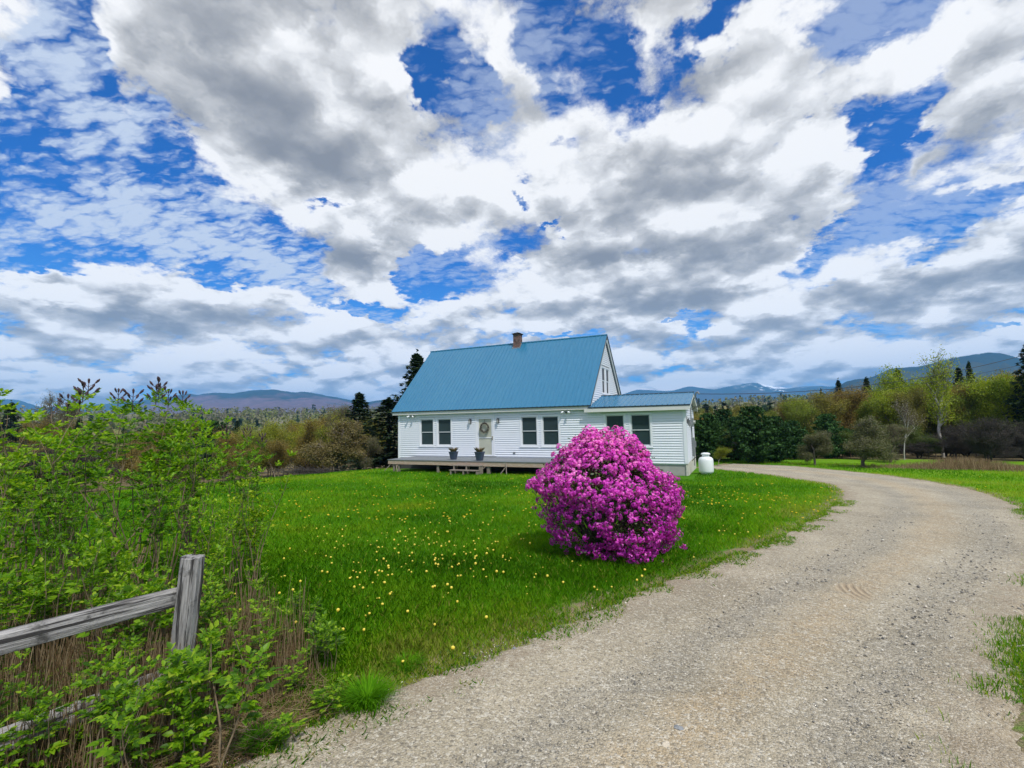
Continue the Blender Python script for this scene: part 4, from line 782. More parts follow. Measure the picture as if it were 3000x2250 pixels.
# ------------------------------------------------------------------ split rail fence
def fence():
    P = floor_at(520, 2075); pz = ground(P.x, P.y); o = Vector((P.x, P.y, pz)); t = empty('rail_fence', o); tag(t, 'weathered grey post and rail fence in the leafy shrubs by the drive', 'fence')
    r3 = Vector((AX.x, AX.y, 0)).normalized(); f3 = Vector((-r3.y, r3.x, 0)); dr = (r3 * -.46 + f3 * -.63).normalized(); sd3 = Vector((-dr.y, dr.x, 0))
    def wood(pts, w, h, name, seed, nseg=26, up=Vector((0, 0, 1))):
        rr = random.Random(seed); a, b = Vector(pts[0]), Vector(pts[1]); d = (b - a).normalized(); s = d.cross(up).normalized(); u = s.cross(d); n = 14; V = []; ph = [rr.random() * 6 for _ in range(8)]
        for i in range(nseg + 1):
            q = i / nseg; c = a.lerp(b, q) + u * .012 * math.sin(q * 5 + ph[0]) + s * .008 * math.sin(q * 7 + ph[1]); tp = 1 - .45 * max(0, (q - .93) / .07) if name == 'rail' and 0 else 1
            for k in range(n):
                an = 2 * math.pi * k / n; cx, cy = math.cos(an), math.sin(an); e = 1 / (abs(cx) ** 5 + abs(cy) ** 5) ** .2; m_ = 1 + .05 * math.sin(3 * an + ph[2] + q * 3) + .03 * math.sin(9 * an + ph[3]) + .015 * rr.random()
                V.append(c + s * (cx * e * w / 2 * m_ * tp) + u * (cy * e * h / 2 * m_ * tp))
        F = [(i * n + k, i * n + (k + 1) % n, (i + 1) * n + (k + 1) % n, (i + 1) * n + k) for i in range(nseg) for k in range(n)] + [tuple(range(n))[::-1], tuple(nseg * n + k for k in range(n))]
        # local frame: long axis on z so the grain runs along it
        R = Matrix((s, u, d)).transposed().to_4x4(); mid = (a + b) / 2; Ri = (Matrix.Translation(mid) @ R).inverted(); me = bpy.data.meshes.new(name); me.from_pydata([Ri @ v for v in V], [], F)
        ob = link(name, me, M['fence'], t); ob.matrix_local = Matrix.Translation(mid) @ R; md = ob.modifiers.new('bevel', 'BEVEL'); md.width = .004; md.limit_method = 'ANGLE'; return ob
    H = top_z(555, 1625, 2.95) - pz; lean = r3 * .055
    wood((lean * -.25 + Vector((0, 0, -.25)), lean + Vector((0, 0, H))), .118, .105, 'post', 1, 20, f3)
    e = dr * 2.45; wood((e + Vector((0, 0, -.25)), e + lean * .5 + Vector((0, 0, H + .03))), .118, .105, 'post', 2, 20, f3)
    for z, sd_, dz in ((top_z(520, 1745, 2.92) - pz, 3, .04), (top_z(470, 1955, 2.85) - pz - .03, 5, -.02)):
        wood((dr * -.02 + Vector((0, 0, z)), e + Vector((0, 0, z + dz))), .07, .105, 'rail', sd_)
fence()

# ------------------------------------------------------------------ leafy shrubs and shoots
def leaflets(base, dirs, L, rg, nrm=None):
    "pointed folded leaflets: 6 points each"
    n = len(base); d = unit(dirs); up = np.tile(np.array([[0, 0, 1.]]), (n, 1)) + rg.normal(size=(n, 3)) * .35; s = unit(np.cross(d, up)); u = np.cross(s, d); L = np.broadcast_to(np.asarray(L, float), (n,))[:, None] * (.75 + .5 * rg.random((n, 1))); w = L * .27
    droop = -np.array([[0, 0, 1.]]) * L * .18
    P = [base, base + d * L * .35 + s * w + u * w * .35, base + d * L * .38 - u * w * .05, base + d * L * .35 - s * w + u * w * .35, base + d * L * .72 + s * w * .62 + u * w * .2 + droop * .4, base + d * L * .72 - s * w * .62 + u * w * .2 + droop * .4, base + d * L + droop, base + d * L * .74 + droop * .4]
    V = np.stack(P, 1).reshape(-1, 3); b = np.arange(n)[:, None] * 8; F = np.concatenate([b + np.array([q]) for q in ((0, 2, 1, 1), (0, 3, 2, 2), (1, 2, 7, 4), (2, 3, 5, 7), (4, 7, 6, 6), (7, 5, 6, 6))])
    return V, F, np.repeat(rg.random(n), 8)
def pinnate(nodes, dirs, L, rg):
    "compound leaves with seven leaflets on a short stalk"
    B, D, S = [], [], []; n = len(nodes); d = unit(dirs); side = unit(np.cross(d, np.array([[0, 0, 1.]]) + rg.normal(size=(n, 3)) * .2)); L = np.broadcast_to(np.asarray(L, float), (n,))[:, None]
    for q, t in enumerate((.42, .7, .95)):
        c = nodes + d * L * t + np.array([[0, 0, -1.]]) * L * .12 * t
        for s_ in (-1, 1): B.append(c); D.append(d * .75 + side * s_ * .8); S.append(L[:, 0] * (.52 - .05 * q))
    B.append(nodes + d * L + np.array([[0, 0, -1.]]) * L * .12); D.append(d); S.append(L[:, 0] * .58)
    return leaflets(np.concatenate(B), np.concatenate(D), np.concatenate(S), rg)
def cane(rg, p0, d0, H, nseg, wob, rise=.5):
    P = [np.array(p0, float)]; d = unit(np.array(d0, float))
    for i in range(nseg): d = unit(d + rg.normal(size=3) * wob + np.array([0, 0, rise * wob])); P.append(P[-1] + d * H / nseg)
    return P
def shrub_meshes(seed, H, nst, buds=False, dense=1., spread=.35, Lf=.12, bare=.55, tw=None):
    rg = np.random.default_rng(seed); S = []; N = []; D = []; LL = []; tips = []
    for k in range(nst):
        a = rg.random() * 6.28; r0 = .02 + spread * .12 * rg.random(); h = H * (.62 + .4 * rg.random()); P = cane(rg, (r0 * math.cos(a), r0 * math.sin(a), -.05), (spread * math.cos(a) * .8, spread * math.sin(a) * .8, 1), h, 9, .10)
        rad0 = .006 + .004 * H * rg.random(); m = len(P) - 1
        for i in range(m): S.append((*P[i], *P[i + 1], rad0 * (1 - .75 * i / m), rad0 * (1 - .75 * (i + 1) / m)))
        tips.append(P[-1]); stems = [(P, int(m * bare))]
        for q in range(int(2 + 1.3 * H) if tw is None else tw):
            i = rg.integers(int(m * bare * .85), m); aa = rg.random() * 6.28; Q = cane(rg, P[i], (math.cos(aa), math.sin(aa), 1.7), h * (.18 + .24 * rg.random()), 4, .12); tips.append(Q[-1])
            for j in range(4): S.append((*Q[j], *Q[j + 1], rad0 * .42 * (1 - .2 * j), rad0 * .42 * (.8 - .2 * j)))
            stems.append((Q, 1))
        for Q, i0 in stems:
            for i in range(i0, len(Q)):
                last = i == len(Q) - 1
                if not last and rg.random() > dense: continue
                a0 = rg.random() * 3.14
                for q in range(5 if last else 3):
                    aa = a0 + q * (math.pi if not last else 1.3); tilt = .35 if not last else .9 + .5 * rg.random(); N.append(Q[i]); D.append((math.cos(aa), math.sin(aa), tilt)); LL.append(Lf * (.7 + .5 * rg.random()) * (.85 if last else 1.))
    V, F, R = pinnate(np.array(N), np.array(D, float), np.array(LL), rg)
    out = [segs_mesh('branches', S, 5), np_mesh('leaves', V, F, rnd=R)]
    out[0].materials.append(M['stem']); out[1].materials.append(M['shrub_leaf'])
    if buds:
        tips.sort(key=lambda p: -p[2])
        for p in tips[:buds]:
            g = G(); top = Vector(p) + Vector((0, 0, .17)); g.tube([p, top], [.005, .003], 5); g.tube([top, top + Vector((0, 0, .035)), top + Vector((0, 0, .05))], [.008, .012, .003], 6)
            for q in range(3):
                c = Vector(p) + Vector((0, 0, .04 + .045 * q)); a0 = q * 1.5 + rg.random()
                for s_ in (0, math.pi):
                    dd = Vector((math.cos(a0 + s_), math.sin(a0 + s_), .8)); g.tube([c, c + dd * .05], .003, 4); e = c + dd * .05; g.tube([e, e + dd * .022 + Vector((0, 0, .01)), e + dd * .035 + Vector((0, 0, .02))], [.007, .012, .003], 6)
            me = bpy.data.meshes.new('flower_bud'); me.from_pydata(g.v, [], g.f); me.materials.append(M['budm']); out.append(me)
    return out
M['budm'] = simple('dark_purple_buds', (.045, .022, .030), .7, var=.4, scale=60)
PART = ('branches', 'leaves') + ('flower_bud',) * 6
def place(meshes, name, loc, rz, sc, lab, cat, group, part=PART, col=None):
    t = empty(name, loc, rz); t.scale = sc if isinstance(sc, tuple) else (sc,) * 3; tag(t, lab, cat, group)
    for me, nm in zip(meshes, part):
        o = bpy.data.objects.new(nm, me); COL.objects.link(o); o.parent = t
        if col and nm in ('leaves', 'crown'): o.color = (*col, 1)
    return t
big = [shrub_meshes(31, 2.0, 8, 0, .36), shrub_meshes(32, 2.1, 7, 4, .34), shrub_meshes(33, 1.9, 8, 0, .38), shrub_meshes(34, 2.0, 7, 3, .36)]
# u, depth, top v, mesh, label
SH = [(-60, 3.6, 1290, 2, 'shrub with big leaves at the very edge beyond the rail fence', .9), (70, 4.6, 1185, 0, 'tall green shrub farthest from the drive, against the hills', 1), (215, 5.6, 1235, 2, 'green shrub between two taller ones with dark buds', 1), (262, 4.9, 1160, 1, 'tall shrub with a cluster of dark flower buds under pale sky', 1), (380, 5.2, 1150, 3, 'tall shrub whose paired dark bud spikes stand above the leaves', 1), (490, 5.2, 1145, 1, 'tall shrub topped by a single leafy spike with buds', .9),
      (190, 4.1, 1360, 0, 'thin shrub standing just behind the fence rail', .7), (590, 5.6, 1230, 0, 'slender shrub before the brown meadow, left of the open lawn', .8), (690, 5.4, 1270, 3, 'thin shrub with sparse buds at the lawn side of the thicket', .8), (760, 5.0, 1360, 2, 'low loose shrub nearest the open lawn', .8), (460, 4.3, 1330, 0, 'leafy shrub directly behind the fence post', .9), (610, 4.4, 1420, 2, 'short leafy shrub to the lawn side of the post', .8), (30, 6.2, 1215, 2, 'green shrub behind the tall one at the thicket end', 1), (560, 6.6, 1215, 0, 'pale green shrub at the back of the thicket near the brown meadow', .9)]
for i, (u, dp, vt, k, lab, w) in enumerate(SH):
    p = spot(u, dp); h = top_z(u, vt, dp) - p.z; H0 = {0: 2.0, 1: 2.1, 2: 1.9, 3: 2.0}[k]; s = h / (H0 * 1.06); place(big[k], 'leafy_shrub', p, i * 1.7, (s * w, s * w, s), lab, 'shrub', 'shrubs of the thicket', PART, [(1, 1, 1), (1.25, 1.1, .9), (.85, .95, 1), (1.15, 1.15, 1)][i % 4])
shoots = [shrub_meshes(50 + i, .85, 3, 0, .5, .25, .095, .68, i % 2) for i in range(5)]; single = [shrub_meshes(60 + i, .75, 1, 0, .8, .15, .10, .55, i % 2) for i in range(4)]
rs = random.Random(9); cnt = 0
LABS = ['short leafy shoot in front of the lower fence rail', 'leafy shoot between the fence post and the lawn', 'leafy sapling among dry stems beyond the fence', 'leafy shoot at the gravel edge of the thicket']
def shoot_at(u, dp, vt, lab, grp, kinds):
    p = spot(u, dp); h = max(.18, top_z(u, vt, dp) - p.z); ms, H0 = (rs.choice(kinds[0]), kinds[1]); s = h / (H0 * 1.05); s2 = min(s, .9) ; place(ms, 'leafy_shoot', p, rs.random() * 6, (max(s2, .55), max(s2, .55), s), lab, 'shoot', grp)
for i in range(17):                                    # in front of and through the rails
    u = -60 + i * 34 + rs.uniform(-15, 15); dp = rs.uniform(2.1, 2.7); f = i / 17; shoot_at(u, dp, rs.uniform(1890, 2080) - 150 * f, LABS[0], 'shoots before the fence', (shoots if i % 3 else single, .85))
for i in range(28):                                    # between post and lawn
    u = rs.uniform(600, 1010); dp = rs.uniform(3.0, 4.4); k = (u - 600) / 400; shoot_at(u, dp, 1640 + 170 * k + rs.uniform(-60, 190), LABS[1], 'shoots between post and lawn', (shoots if i % 2 else single, .85))
for i in range(12):
    u = rs.uniform(0, 800); dp = rs.uniform(3.2, 5.0); shoot_at(u, dp, rs.uniform(1450, 1640), LABS[2], 'saplings beyond the fence', (shoots, .85))
for i in range(16):                                    # round the foot of the post
    u = rs.uniform(400, 660); shoot_at(u, rs.uniform(2.35, 2.8), rs.uniform(1760, 1960), 'leafy shoot crowding the foot of the fence post', 'shoots at the foot of the post', (single, .8))
for i in range(24):
    shoot_at(rs.uniform(-20, 480), rs.uniform(3.1, 3.9), rs.uniform(1560, 1780), 'leafy shoot growing behind the top fence rail', 'shoots behind the top rail', (single if i % 3 else shoots, .8))
for i in range(26):
    u = rs.uniform(60, 900); dp = rs.uniform(2.2, 3.4); p = spot(u, dp)
    if drive_sdf([p.x], [p.y])[0] > .35: shoot_at(u, dp, rs.uniform(1990, 2120), 'low green shoot among the dry stalks by the fence', 'low shoots in the dry stalks', (single, .75))
for u, v, vt in ((385, 2190, 2070), (515, 2190, 2105), (615, 2210, 2130), (895, 2120, 2000), (930, 2075, 1960), (960, 2060, 1960), (850, 2000, 1900), (240, 2000, 1860), (60, 2120, 1980)):
    p = floor_at(u, v); dp = (p - CAM).dot(FW); shoot_at(u, dp, vt, LABS[3], 'low shoots near the gravel', (single, .75))
def undergrowth():
    rg = np.random.default_rng(21); n = 7500; k = rg.integers(0, len(UNDER), n); U = np.array(UNDER)[k]; a = rg.random(n) * 6.28; r = U[:, 2] * np.sqrt(rg.random(n)) * 1.05; X = U[:, 0] + r * np.cos(a); Y = U[:, 1] + r * np.sin(a)
    ok = (drive_sdf(X, Y) > .25); X, Y = X[ok], Y[ok]; n = len(X); H = (.12 + .42 * rg.random(n) ** 1.3) * (.5 + fbm(X, Y, 1.5, 2)) * sstep((drive_sdf(X, Y) - .1) / .9); z = terr(X, Y) - .02; lx = rg.normal(size=n) * .12 * H; ly = rg.normal(size=n) * .12 * H
    S = np.stack([X, Y, z, X + lx, Y + ly, z + H, np.full(n, .0026), np.full(n, .0012)], 1); o = link('dry_undergrowth', segs_mesh('dry_undergrowth', S, 3), M['dry']); tag(o, 'brown dry stalks standing thickly under the shrubs and fence', 'undergrowth', kind='stuff')
    n = 26000; k = rg.integers(0, len(UNDER), n); U = np.array(UNDER)[k]; a = rg.random(n) * 6.28; r = U[:, 2] * np.sqrt(rg.random(n)) * 1.12; X = U[:, 0] + r * np.cos(a); Y = U[:, 1] + r * np.sin(a); ok = drive_sdf(X, Y) > .04; X, Y = X[ok], Y[ok]; n = len(X)
    aa = rg.random(n) * 6.28; L = .04 + .12 * rg.random(n); z = terr(X, Y) + .006 + .03 * rg.random(n); S = np.stack([X, Y, z, X + L * np.cos(aa), Y + L * np.sin(aa), z + .03 * rg.normal(size=n), np.full(n, .0016), np.full(n, .0008)], 1)
    o = link('dead_straw', segs_mesh('dead_straw', S, 3), M['dry']); tag(o, 'flattened dead straw and grass litter on the ground below the thicket', 'straw', kind='stuff')
undergrowth()
# ------------------------------------------------------------------ trees
def conifer(seed, h, r, dens=1., droop=.25, pine=False, clump=.32, base=.06):
    rg = np.random.default_rng(seed); S = [(0, 0, -.3, 0, 0, h * .5, .018 * h, .011 * h), (0, 0, h * .5, 0, 0, h * .99, .011 * h, .012)]; C = []; z = base * h; N = []
    while z < h * .985:
        f = 1 - z / h; L0 = r * (f ** (.55 if pine else .85)) * (1. if f < .9 else .8); nb = int((5 if pine else 6) + 3 * rg.random()); a0 = rg.random() * 6.28
        for k in range(nb):
            a = a0 + 6.283 * k / nb + rg.normal() * .25; L = L0 * (.62 + .5 * rg.random()) + .08
            up = (.45 if pine else .12) ; m = max(2, int(L / .28)); P = []
            for i in range(m + 1):
                t = i / m; P.append((math.cos(a) * L * t, math.sin(a) * L * t, z + L * (up * t - droop * t * t * 1.6 * (1 if not pine else .2))))
            for i in range(m): S.append((*P[i], *P[i + 1], .012 * L * (1 - t * .0) * (1 - i / m) + .006, .012 * L * (1 - (i + 1) / m) + .004))
            for i in range(0 if L < .5 else 1, m + 1):
                for q in range(int(rg.poisson(5.5 * dens)) + 1):
                    w = L * .16 * (1 - .5 * i / m); C.append((P[i][0] + rg.normal() * w, P[i][1] + rg.normal() * w, P[i][2] + rg.normal() * .06 - .03)); N.append((rg.normal() * .5, rg.normal() * .5, 1))
        z += h * (.045 if not pine else .07) * (.7 + .6 * rg.random()) * (.6 + .6 * f)
    for q in range(10): C.append((rg.normal() * .03, rg.normal() * .03, h * (.93 + .09 * rg.random()))); N.append((1, 0, 0))
    V, F, R = leaf_quads(np.array(C), clump, rg, .4 if not pine else 0, 2.6 if not pine else 1.6, None if pine else unit(np.array(N)) * .8)
    a, b = segs_mesh('trunk', S, 5), np_mesh('crown', V, F, rnd=R); a.materials.append(M['bark_dark']); b.materials.append(M['pine' if pine else 'needle']); return a, b
def broad(seed, h, spread, n_tw, leaf=None, lsz=.2, lper=5, trunkmat='bark', t0=.3, up=.6, wig=.18, lev=4, r0=None, multi=1, lsp=.22, childs=3, flat=0.):
    rg = np.random.default_rng(seed); S = []; T = []
    def grow(p, d, L, r, l):
        n = 4 if l < 2 else 3; P = p
        for i in range(n):
            d2 = unit(d + rg.normal(size=3) * wig + np.array([0, 0, up * .12])); Q = P + d2 * L / n; S.append((*P, *Q, r * (1 - .28 * i / n), r * (1 - .28 * (i + 1) / n)))
            if l < lev and (l > 0 or (i + 1) / n > t0):
                for c in range(childs if l > 0 else childs - 1 + (i == n - 1)):
                    if rg.random() < .85:
                        a = rg.random() * 6.28; ref = np.array([math.cos(a), math.sin(a), 0]); nd = unit(d2 * (.75 if l else .6 * up + .3) + (ref - d2 * ref.dot(d2)) * spread + np.array([0, 0, up * .25 - flat])); grow(Q, nd, L * (.42 + .25 * rg.random()) * (1 if l else .8), r * (.5 if l else .42), l + 1)
            P = Q; d = d2
            if l >= lev - 1: T.append(P)
    for k in range(multi):
        a = rg.random() * 6.28; s_ = .0 if multi == 1 else .28; grow(np.array([0., 0, -.2]) + np.array([math.cos(a), math.sin(a), 0]) * s_ * .4, unit(np.array([math.cos(a) * s_, math.sin(a) * s_, 1.])), h * .62, r0 or h * .018, 0)
    T = np.array(T); S = np.array(S); zmax = S[:, 5].max(); k = h / zmax; S[:, :6] *= k; T *= k; S[:, 6:] = np.maximum(S[:, 6:], .006)
    thick = S[:, 6] > max(.022, .1 * S[:, 6].max()); tr = segs_mesh('trunk', S[thick], 6); tr.materials.append(M[trunkmat]); tw = segs_mesh('twigs', S[~thick], 3); tw.materials.append(M[{'birch': 'twig', 'twig_pale': 'twig', 'bark': 'twig_pale'}.get(trunkmat, trunkmat)]); out = [tr, tw]
    if leaf:
        C = np.repeat(T, lper, 0) + rg.normal(size=(len(T) * lper, 3)) * lsp; V, F, R = leaf_quads(C, lsz, rg, 0, 1.5); cr = np_mesh('crown', V, F, rnd=R); cr.materials.append(M[leaf]); out.append(cr)
    return out
TP = ('trunk', 'twigs', 'crown'); TC = ('trunk', 'crown')
def tree(ms, H0, u, dp, vtop, lab, name='tree', cat='tree', grp=None, w=1., col=None, rz=None, vb=None):
    if u > 2000 and dp > 28: dp *= RS
    p = spot(u, dp); 
    h = top_z(u, vtop, dp) - p.z; s = h / H0
    return place(ms, name, p, rz if rz is not None else (u * .37) % 6.28, (s * w, s * w, s), lab, cat, grp, TP if len(ms) == 3 or ms in BARE_ONLY else TC, col)
RS = .79                                               # the right-hand wood edge stands about 30 m off
BARE_ONLY = []
SPR = [conifer(1, 8, 2.4, 1.5, .32), conifer(2, 8, 1.9, 1.3, .2), conifer(3, 8, 2.2, 1.2, .28)]
PIN = [conifer(11 + i, 5, 2.3, 2.4, 0, True, .26, .02) for i in range(3)]
LIM = [broad(21 + i, 8, .7, 0, 'lime', .14, 8, 'twig_pale', .25, .8, .16, 3, .08, lsp=.30) for i in range(3)]
OLI = [broad(31 + i, 7, .65, 0, 'olive', .105, 6, 'twig', .2, 1.0, .15, 3, .07, lsp=.25) for i in range(3)]
BAR = [broad(41 + i, 4, .95, 0, 'bud', .055, 1, 'twig', .2, .35, .28, 4, .11, lsp=.12, flat=.05) for i in range(2)]
APL = [broad(51 + i, 4, 1.05, 0, 'bud', .085, 3, 'bark', .25, .25, .26, 4, .13, lsp=.14, flat=.12) for i in range(2)]
DRK = [broad(61, 5, 1.0, 0, None, 0, 0, 'bark_dark', .1, .4, .25, 4, .10, multi=3)]
BARE_ONLY += DRK
BIR = broad(71, 12, .55, 0, 'lime', .16, 3, 'birch', .45, .9, .12, 3, .15, lsp=.3); THB = broad(72, 9, .5, 0, 'blossom_w', .07, 1, 'birch', .35, .9, .12, 3, .08, lsp=.25)
# ---- right-hand side, from the house wing outwards
tree(PIN[0], 5, 2075, 38, 1215, 'dark pine directly behind the propane tank, nearest the wing', 'pine_tree', 'pine', 'dark pines behind the drive', 1.1)
for i, (u, dp, v, w, lab) in enumerate([(2150, 41, 1225, 1.1, 'dark round pine between the wing and the fuller pine'), (2205, 36, 1192, 1.15, 'fullest dark green pine standing behind the bend of the drive'), (2265, 37, 1222, 1.15, 'dark pine on the right flank of the fullest pine'), (2320, 41, 1235, 1.1, 'dark pine behind the first bare apple tree'), (2120, 46, 1200, 1.1, 'tall dark pine at the back behind the propane tank'), (2420, 42, 1215, 1.0, 'lone dark pine rising between the two apple trees'), (2480, 45, 1258, 1.2, 'low dark pine behind the gnarled apple tree'), (2040, 43, 1232, 1.1, 'dark pine half hidden by the corner of the wing')]):
    tree(PIN[i % 3], 5, u, dp, v, lab, 'pine_tree', 'pine', 'dark pines behind the drive', w)
tree(APL[1], 4, 2378, 33, 1262, 'small apple tree with a low twiggy crown before the pines', 'apple_tree', 'apple tree', 'old apple trees', 1.0)
tree(APL[0], 4, 2517, 31, 1218, 'gnarled grey apple tree with wide twiggy crown on the lawn edge', 'apple_tree', 'apple tree', 'old apple trees', 1.1)
tree(BAR[0], 4, 2600, 36, 1240, 'bare twiggy tree between the gnarled apple tree and the birches', 'bare_tree', 'bare tree', 'bare trees of the right wood', 1.15)
tree(THB, 9, 2640, 39, 1170, 'thin white-stemmed birch with pale blossom right of the apple trees', 'birch_tree', 'birch')
tree(BIR, 12, 2755, 42, 1022, 'tallest white-trunked birch standing above the right wood', 'birch_tree', 'birch', None, 1.0)
tree(DRK[0], 5, 2885, 36, 1215, 'wide dark leafless tangle on the lawn edge at the right', 'bare_tree', 'bare tree', 'bare trees of the right wood', 1.05)
tree(DRK[0], 5, 2790, 40, 1240, 'dark leafless tangle at the foot of the tallest birch', 'bare_tree', 'bare tree', 'bare trees of the right wood', .9, rz=2)
tree(DRK[0], 5, 3000, 37, 1225, 'dark leafless tangle cut by the right edge of the view', 'bare_tree', 'bare tree', 'bare trees of the right wood', 1.2, rz=4)
for i, (u, dp, v, k, lab) in enumerate([(2595, 55, 1078, 0, 'tall lime green tree with a domed top beside the dark fir'), (2660, 50, 1130, 1, 'lime green tree in fresh leaf behind the blossoming birch'), (2870, 50, 1105, 2, 'yellow-green tree right of the tallest birch'), (2310, 60, 1160, 0, 'single lime green treetop over the dark pines'), (2800, 52, 1125, 1, 'green-leafed tree close behind the tallest birch'), (2980, 46, 1085, 2, 'green tree below the tall spruce at the right edge')]):
    tree(LIM[k], 8, u, dp, v, lab, 'leafy_tree', 'tree', 'lime green trees of the right wood', .95)
for i, (u, dp, v, k, lab) in enumerate([(2465, 78, 1110, 0, 'pointed dark pine standing alone above the wood, with open sky around'), (2548, 66, 1105, 1, 'dark fir just left of the domed lime green tree'), (2642, 68, 1078, 2, 'dark fir just right of the domed lime green tree'), (2855, 60, 1058, 1, 'slim dark fir against the hill between birch and spruce'), (2822, 63, 1072, 0, 'dark fir behind the crown of the tallest birch'), (2412, 85, 1138, 1, 'slim small dark fir far off over the pines'), (2398, 90, 1153, 1, 'smallest far-off dark fir over the pines'), (3045, 44, 985, 0, 'tall dark spruce at the right edge of the view')]):
    tree(SPR[k], 8, u, dp, v, lab, 'fir_tree', 'fir', 'dark firs of the right wood', (.75, .9, .9, .6, .8, .5, .5, 1.05)[i])
for i in range(60):
    u = 2030 + i * 18 + rs.uniform(-20, 20); dp = rs.uniform(48, 66); v = np.interp(u, [2030, 2300, 2480, 2600, 2750, 3080], [1205, 1180, 1135, 1120, 1105, 1090]) + rs.uniform(-12, 45); k = i % 3
    tree(OLI[k], 7, u, dp, v, 'budding tree with thin brown and olive crown in the right-hand wood', 'budding_tree', 'tree', 'budding trees of the right-hand wood', rs.uniform(.9, 1.2), col=[(1.2, 1.25, 1), (1.3, 1.0, 1), (1.1, 1.6, .7), (1.2, 1.45, .8)][rs.randrange(4)])
for i in range(46):
    u = 2030 + i * 24 + rs.uniform(-20, 20); tree(OLI[(i + 1) % 3] if i % 3 else DRK[0], 7 if i % 3 else 5, u, rs.uniform(40, 46), 1268 + rs.uniform(-30, 25), 'low budding sapling at the foot of the right-hand wood', 'sapling', 'sapling', 'saplings at the foot of the right wood', 1.7, col=(.45, .75, .45))
tree(LIM[1], 8, 2095, 26, 1308, 'small yellow-green bush just right of the propane tank', 'leafy_bush', 'bush', None, 1.3, col=(.75, .7, .9))
# ---- left of the house
tree(SPR[0], 8, 1222, 34, 1028, 'tall dark spruce rising directly behind the left end of the house', 'spruce_tree', 'spruce', None, 1.35, rz=1.)
tree(SPR[2], 8, 1138, 33, 1165, 'broad dark spruce touching the left corner of the house', 'spruce_tree', 'spruce', None, 2.6, rz=2.)
tree(SPR[1], 8, 1053, 36, 1150, 'pointed dark spruce standing free left of the house', 'spruce_tree', 'spruce', None, 1.75, rz=4)
tree(APL[0], 4, 990, 28.5, 1228, 'bare brown twiggy apple tree left of the house on the lawn edge', 'apple_tree', 'apple tree', None, 1.35, rz=1, col=(1.2, .95, .8))
tree(BAR[1], 4, 1068, 28, 1275, 'low arching bare tree at the foot of the pointed spruce', 'bare_tree', 'bare tree', None, 1.1)
tree(BAR[0], 4, 1010, 44, 1180, 'tall pale bare tree left of the pointed spruce', 'bare_tree', 'bare tree', None, .7)
tree(PIN[1], 5, 625, 60, 1235, 'dark pine behind the shrub thicket at the field edge', 'pine_tree', 'pine', None, 1.)
tree(SPR[1], 8, 695, 75, 1232, 'slim dark fir standing in the pale left-hand wood', 'fir_tree', 'fir', None, .9)
tree(SPR[0], 8, 30, 70, 1176, 'dark spruce at the left edge of the view above the shrubs', 'spruce_tree', 'spruce', None, 1.1)
tree(SPR[2], 8, 232, 60, 1225, 'dark fir glimpsed through the tall shrubs on the left', 'fir_tree', 'fir', None, 1.)
tree(BAR[1], 4, 190, 62, 1140, 'tall bare tree glimpsed over the shrubs on the left', 'bare_tree', 'bare tree', None, .6)
for i in range(46):
    u = rs.uniform(640, 1130); dp = rs.uniform(42, 70); v = np.interp(u, [640, 780, 940, 1130], [1262, 1248, 1205, 1215]) + rs.uniform(-8, 50); k = i % 3
    if i % 3 == 0: tree(LIM[k], 8, u, dp, v, 'young yellow-green tree in the left-hand belt', 'young_tree', 'tree', 'yellow-green trees of the left-hand belt', .9, col=(1.0, .85, .9))
    else: tree(OLI[k], 7, u, dp, v, 'thin budding tree in the belt left of the house', 'budding_tree', 'tree', 'budding trees of the left-hand belt', 1., col=[(1.2, 1.35, .7), (1.3, 1.1, .9), (1.1, 1.5, .8)][rs.randrange(3)])
for i in range(26):
    u = rs.uniform(-40, 1140); tree(OLI[i % 3] if i % 4 else DRK[0], 7 if i % 4 else 5, u, rs.uniform(38, 50), 1310 + rs.uniform(-25, 15), 'low grey brush at the far edge of the left field', 'brush', 'brush', 'brush along the left field', 1.6, col=(1.15, 1.0, 1.0))
for i in range(18):
    u = rs.uniform(-40, 640); tree(OLI[i % 3], 7, u, rs.uniform(55, 80), 1225 + rs.uniform(0, 40), 'thin budding tree beyond the shrub thicket', 'budding_tree', 'tree', 'budding trees beyond the thicket', 1., col=(1.1, .95, .8))
# brush pile, dry mound
p = floor_at(905, 1392); rgx = np.random.default_rng(77); S = []
for q in range(160):
    a = rgx.normal() * .35; L = .5 + 1.2 * rgx.random(); c = np.array([rgx.normal() * .8, rgx.normal() * .35, .1 + .25 * rgx.random()]); d = np.array([math.cos(a), math.sin(a), .2 * rgx.normal()]) * L / 2; S.append((*(c - d), *(c + d), .015, .006))
o = link('brush_pile', segs_mesh('brush_pile', S, 4), M['bark_dark']); o.location = (p.x, p.y, ground(p.x, p.y)); tag(o, 'dark pile of cut branches on the far left edge of the lawn', 'brush pile')
p = floor_at(2835, 1374); rgx = np.random.default_rng(78); n = 5000; q = rgx.normal(size=(n, 2)) * (2.0, .7); S = np.concatenate([q, np.zeros((n, 1)), q + rgx.normal(size=(n, 2)) * .08, .12 + .5 * np.exp(-(q[:, :1] / 1.6) ** 2) * rgx.random((n, 1)), np.full((n, 1), .006), np.full((n, 1), .003)], 1)
o = link('dry_grass_mound', segs_mesh('dry_grass_mound', S, 3), M['dry']); o.location = (p.x, p.y, ground(p.x, p.y)); tag(o, 'mound of tall dry brown grass on the lawn at the right', 'dry grass')

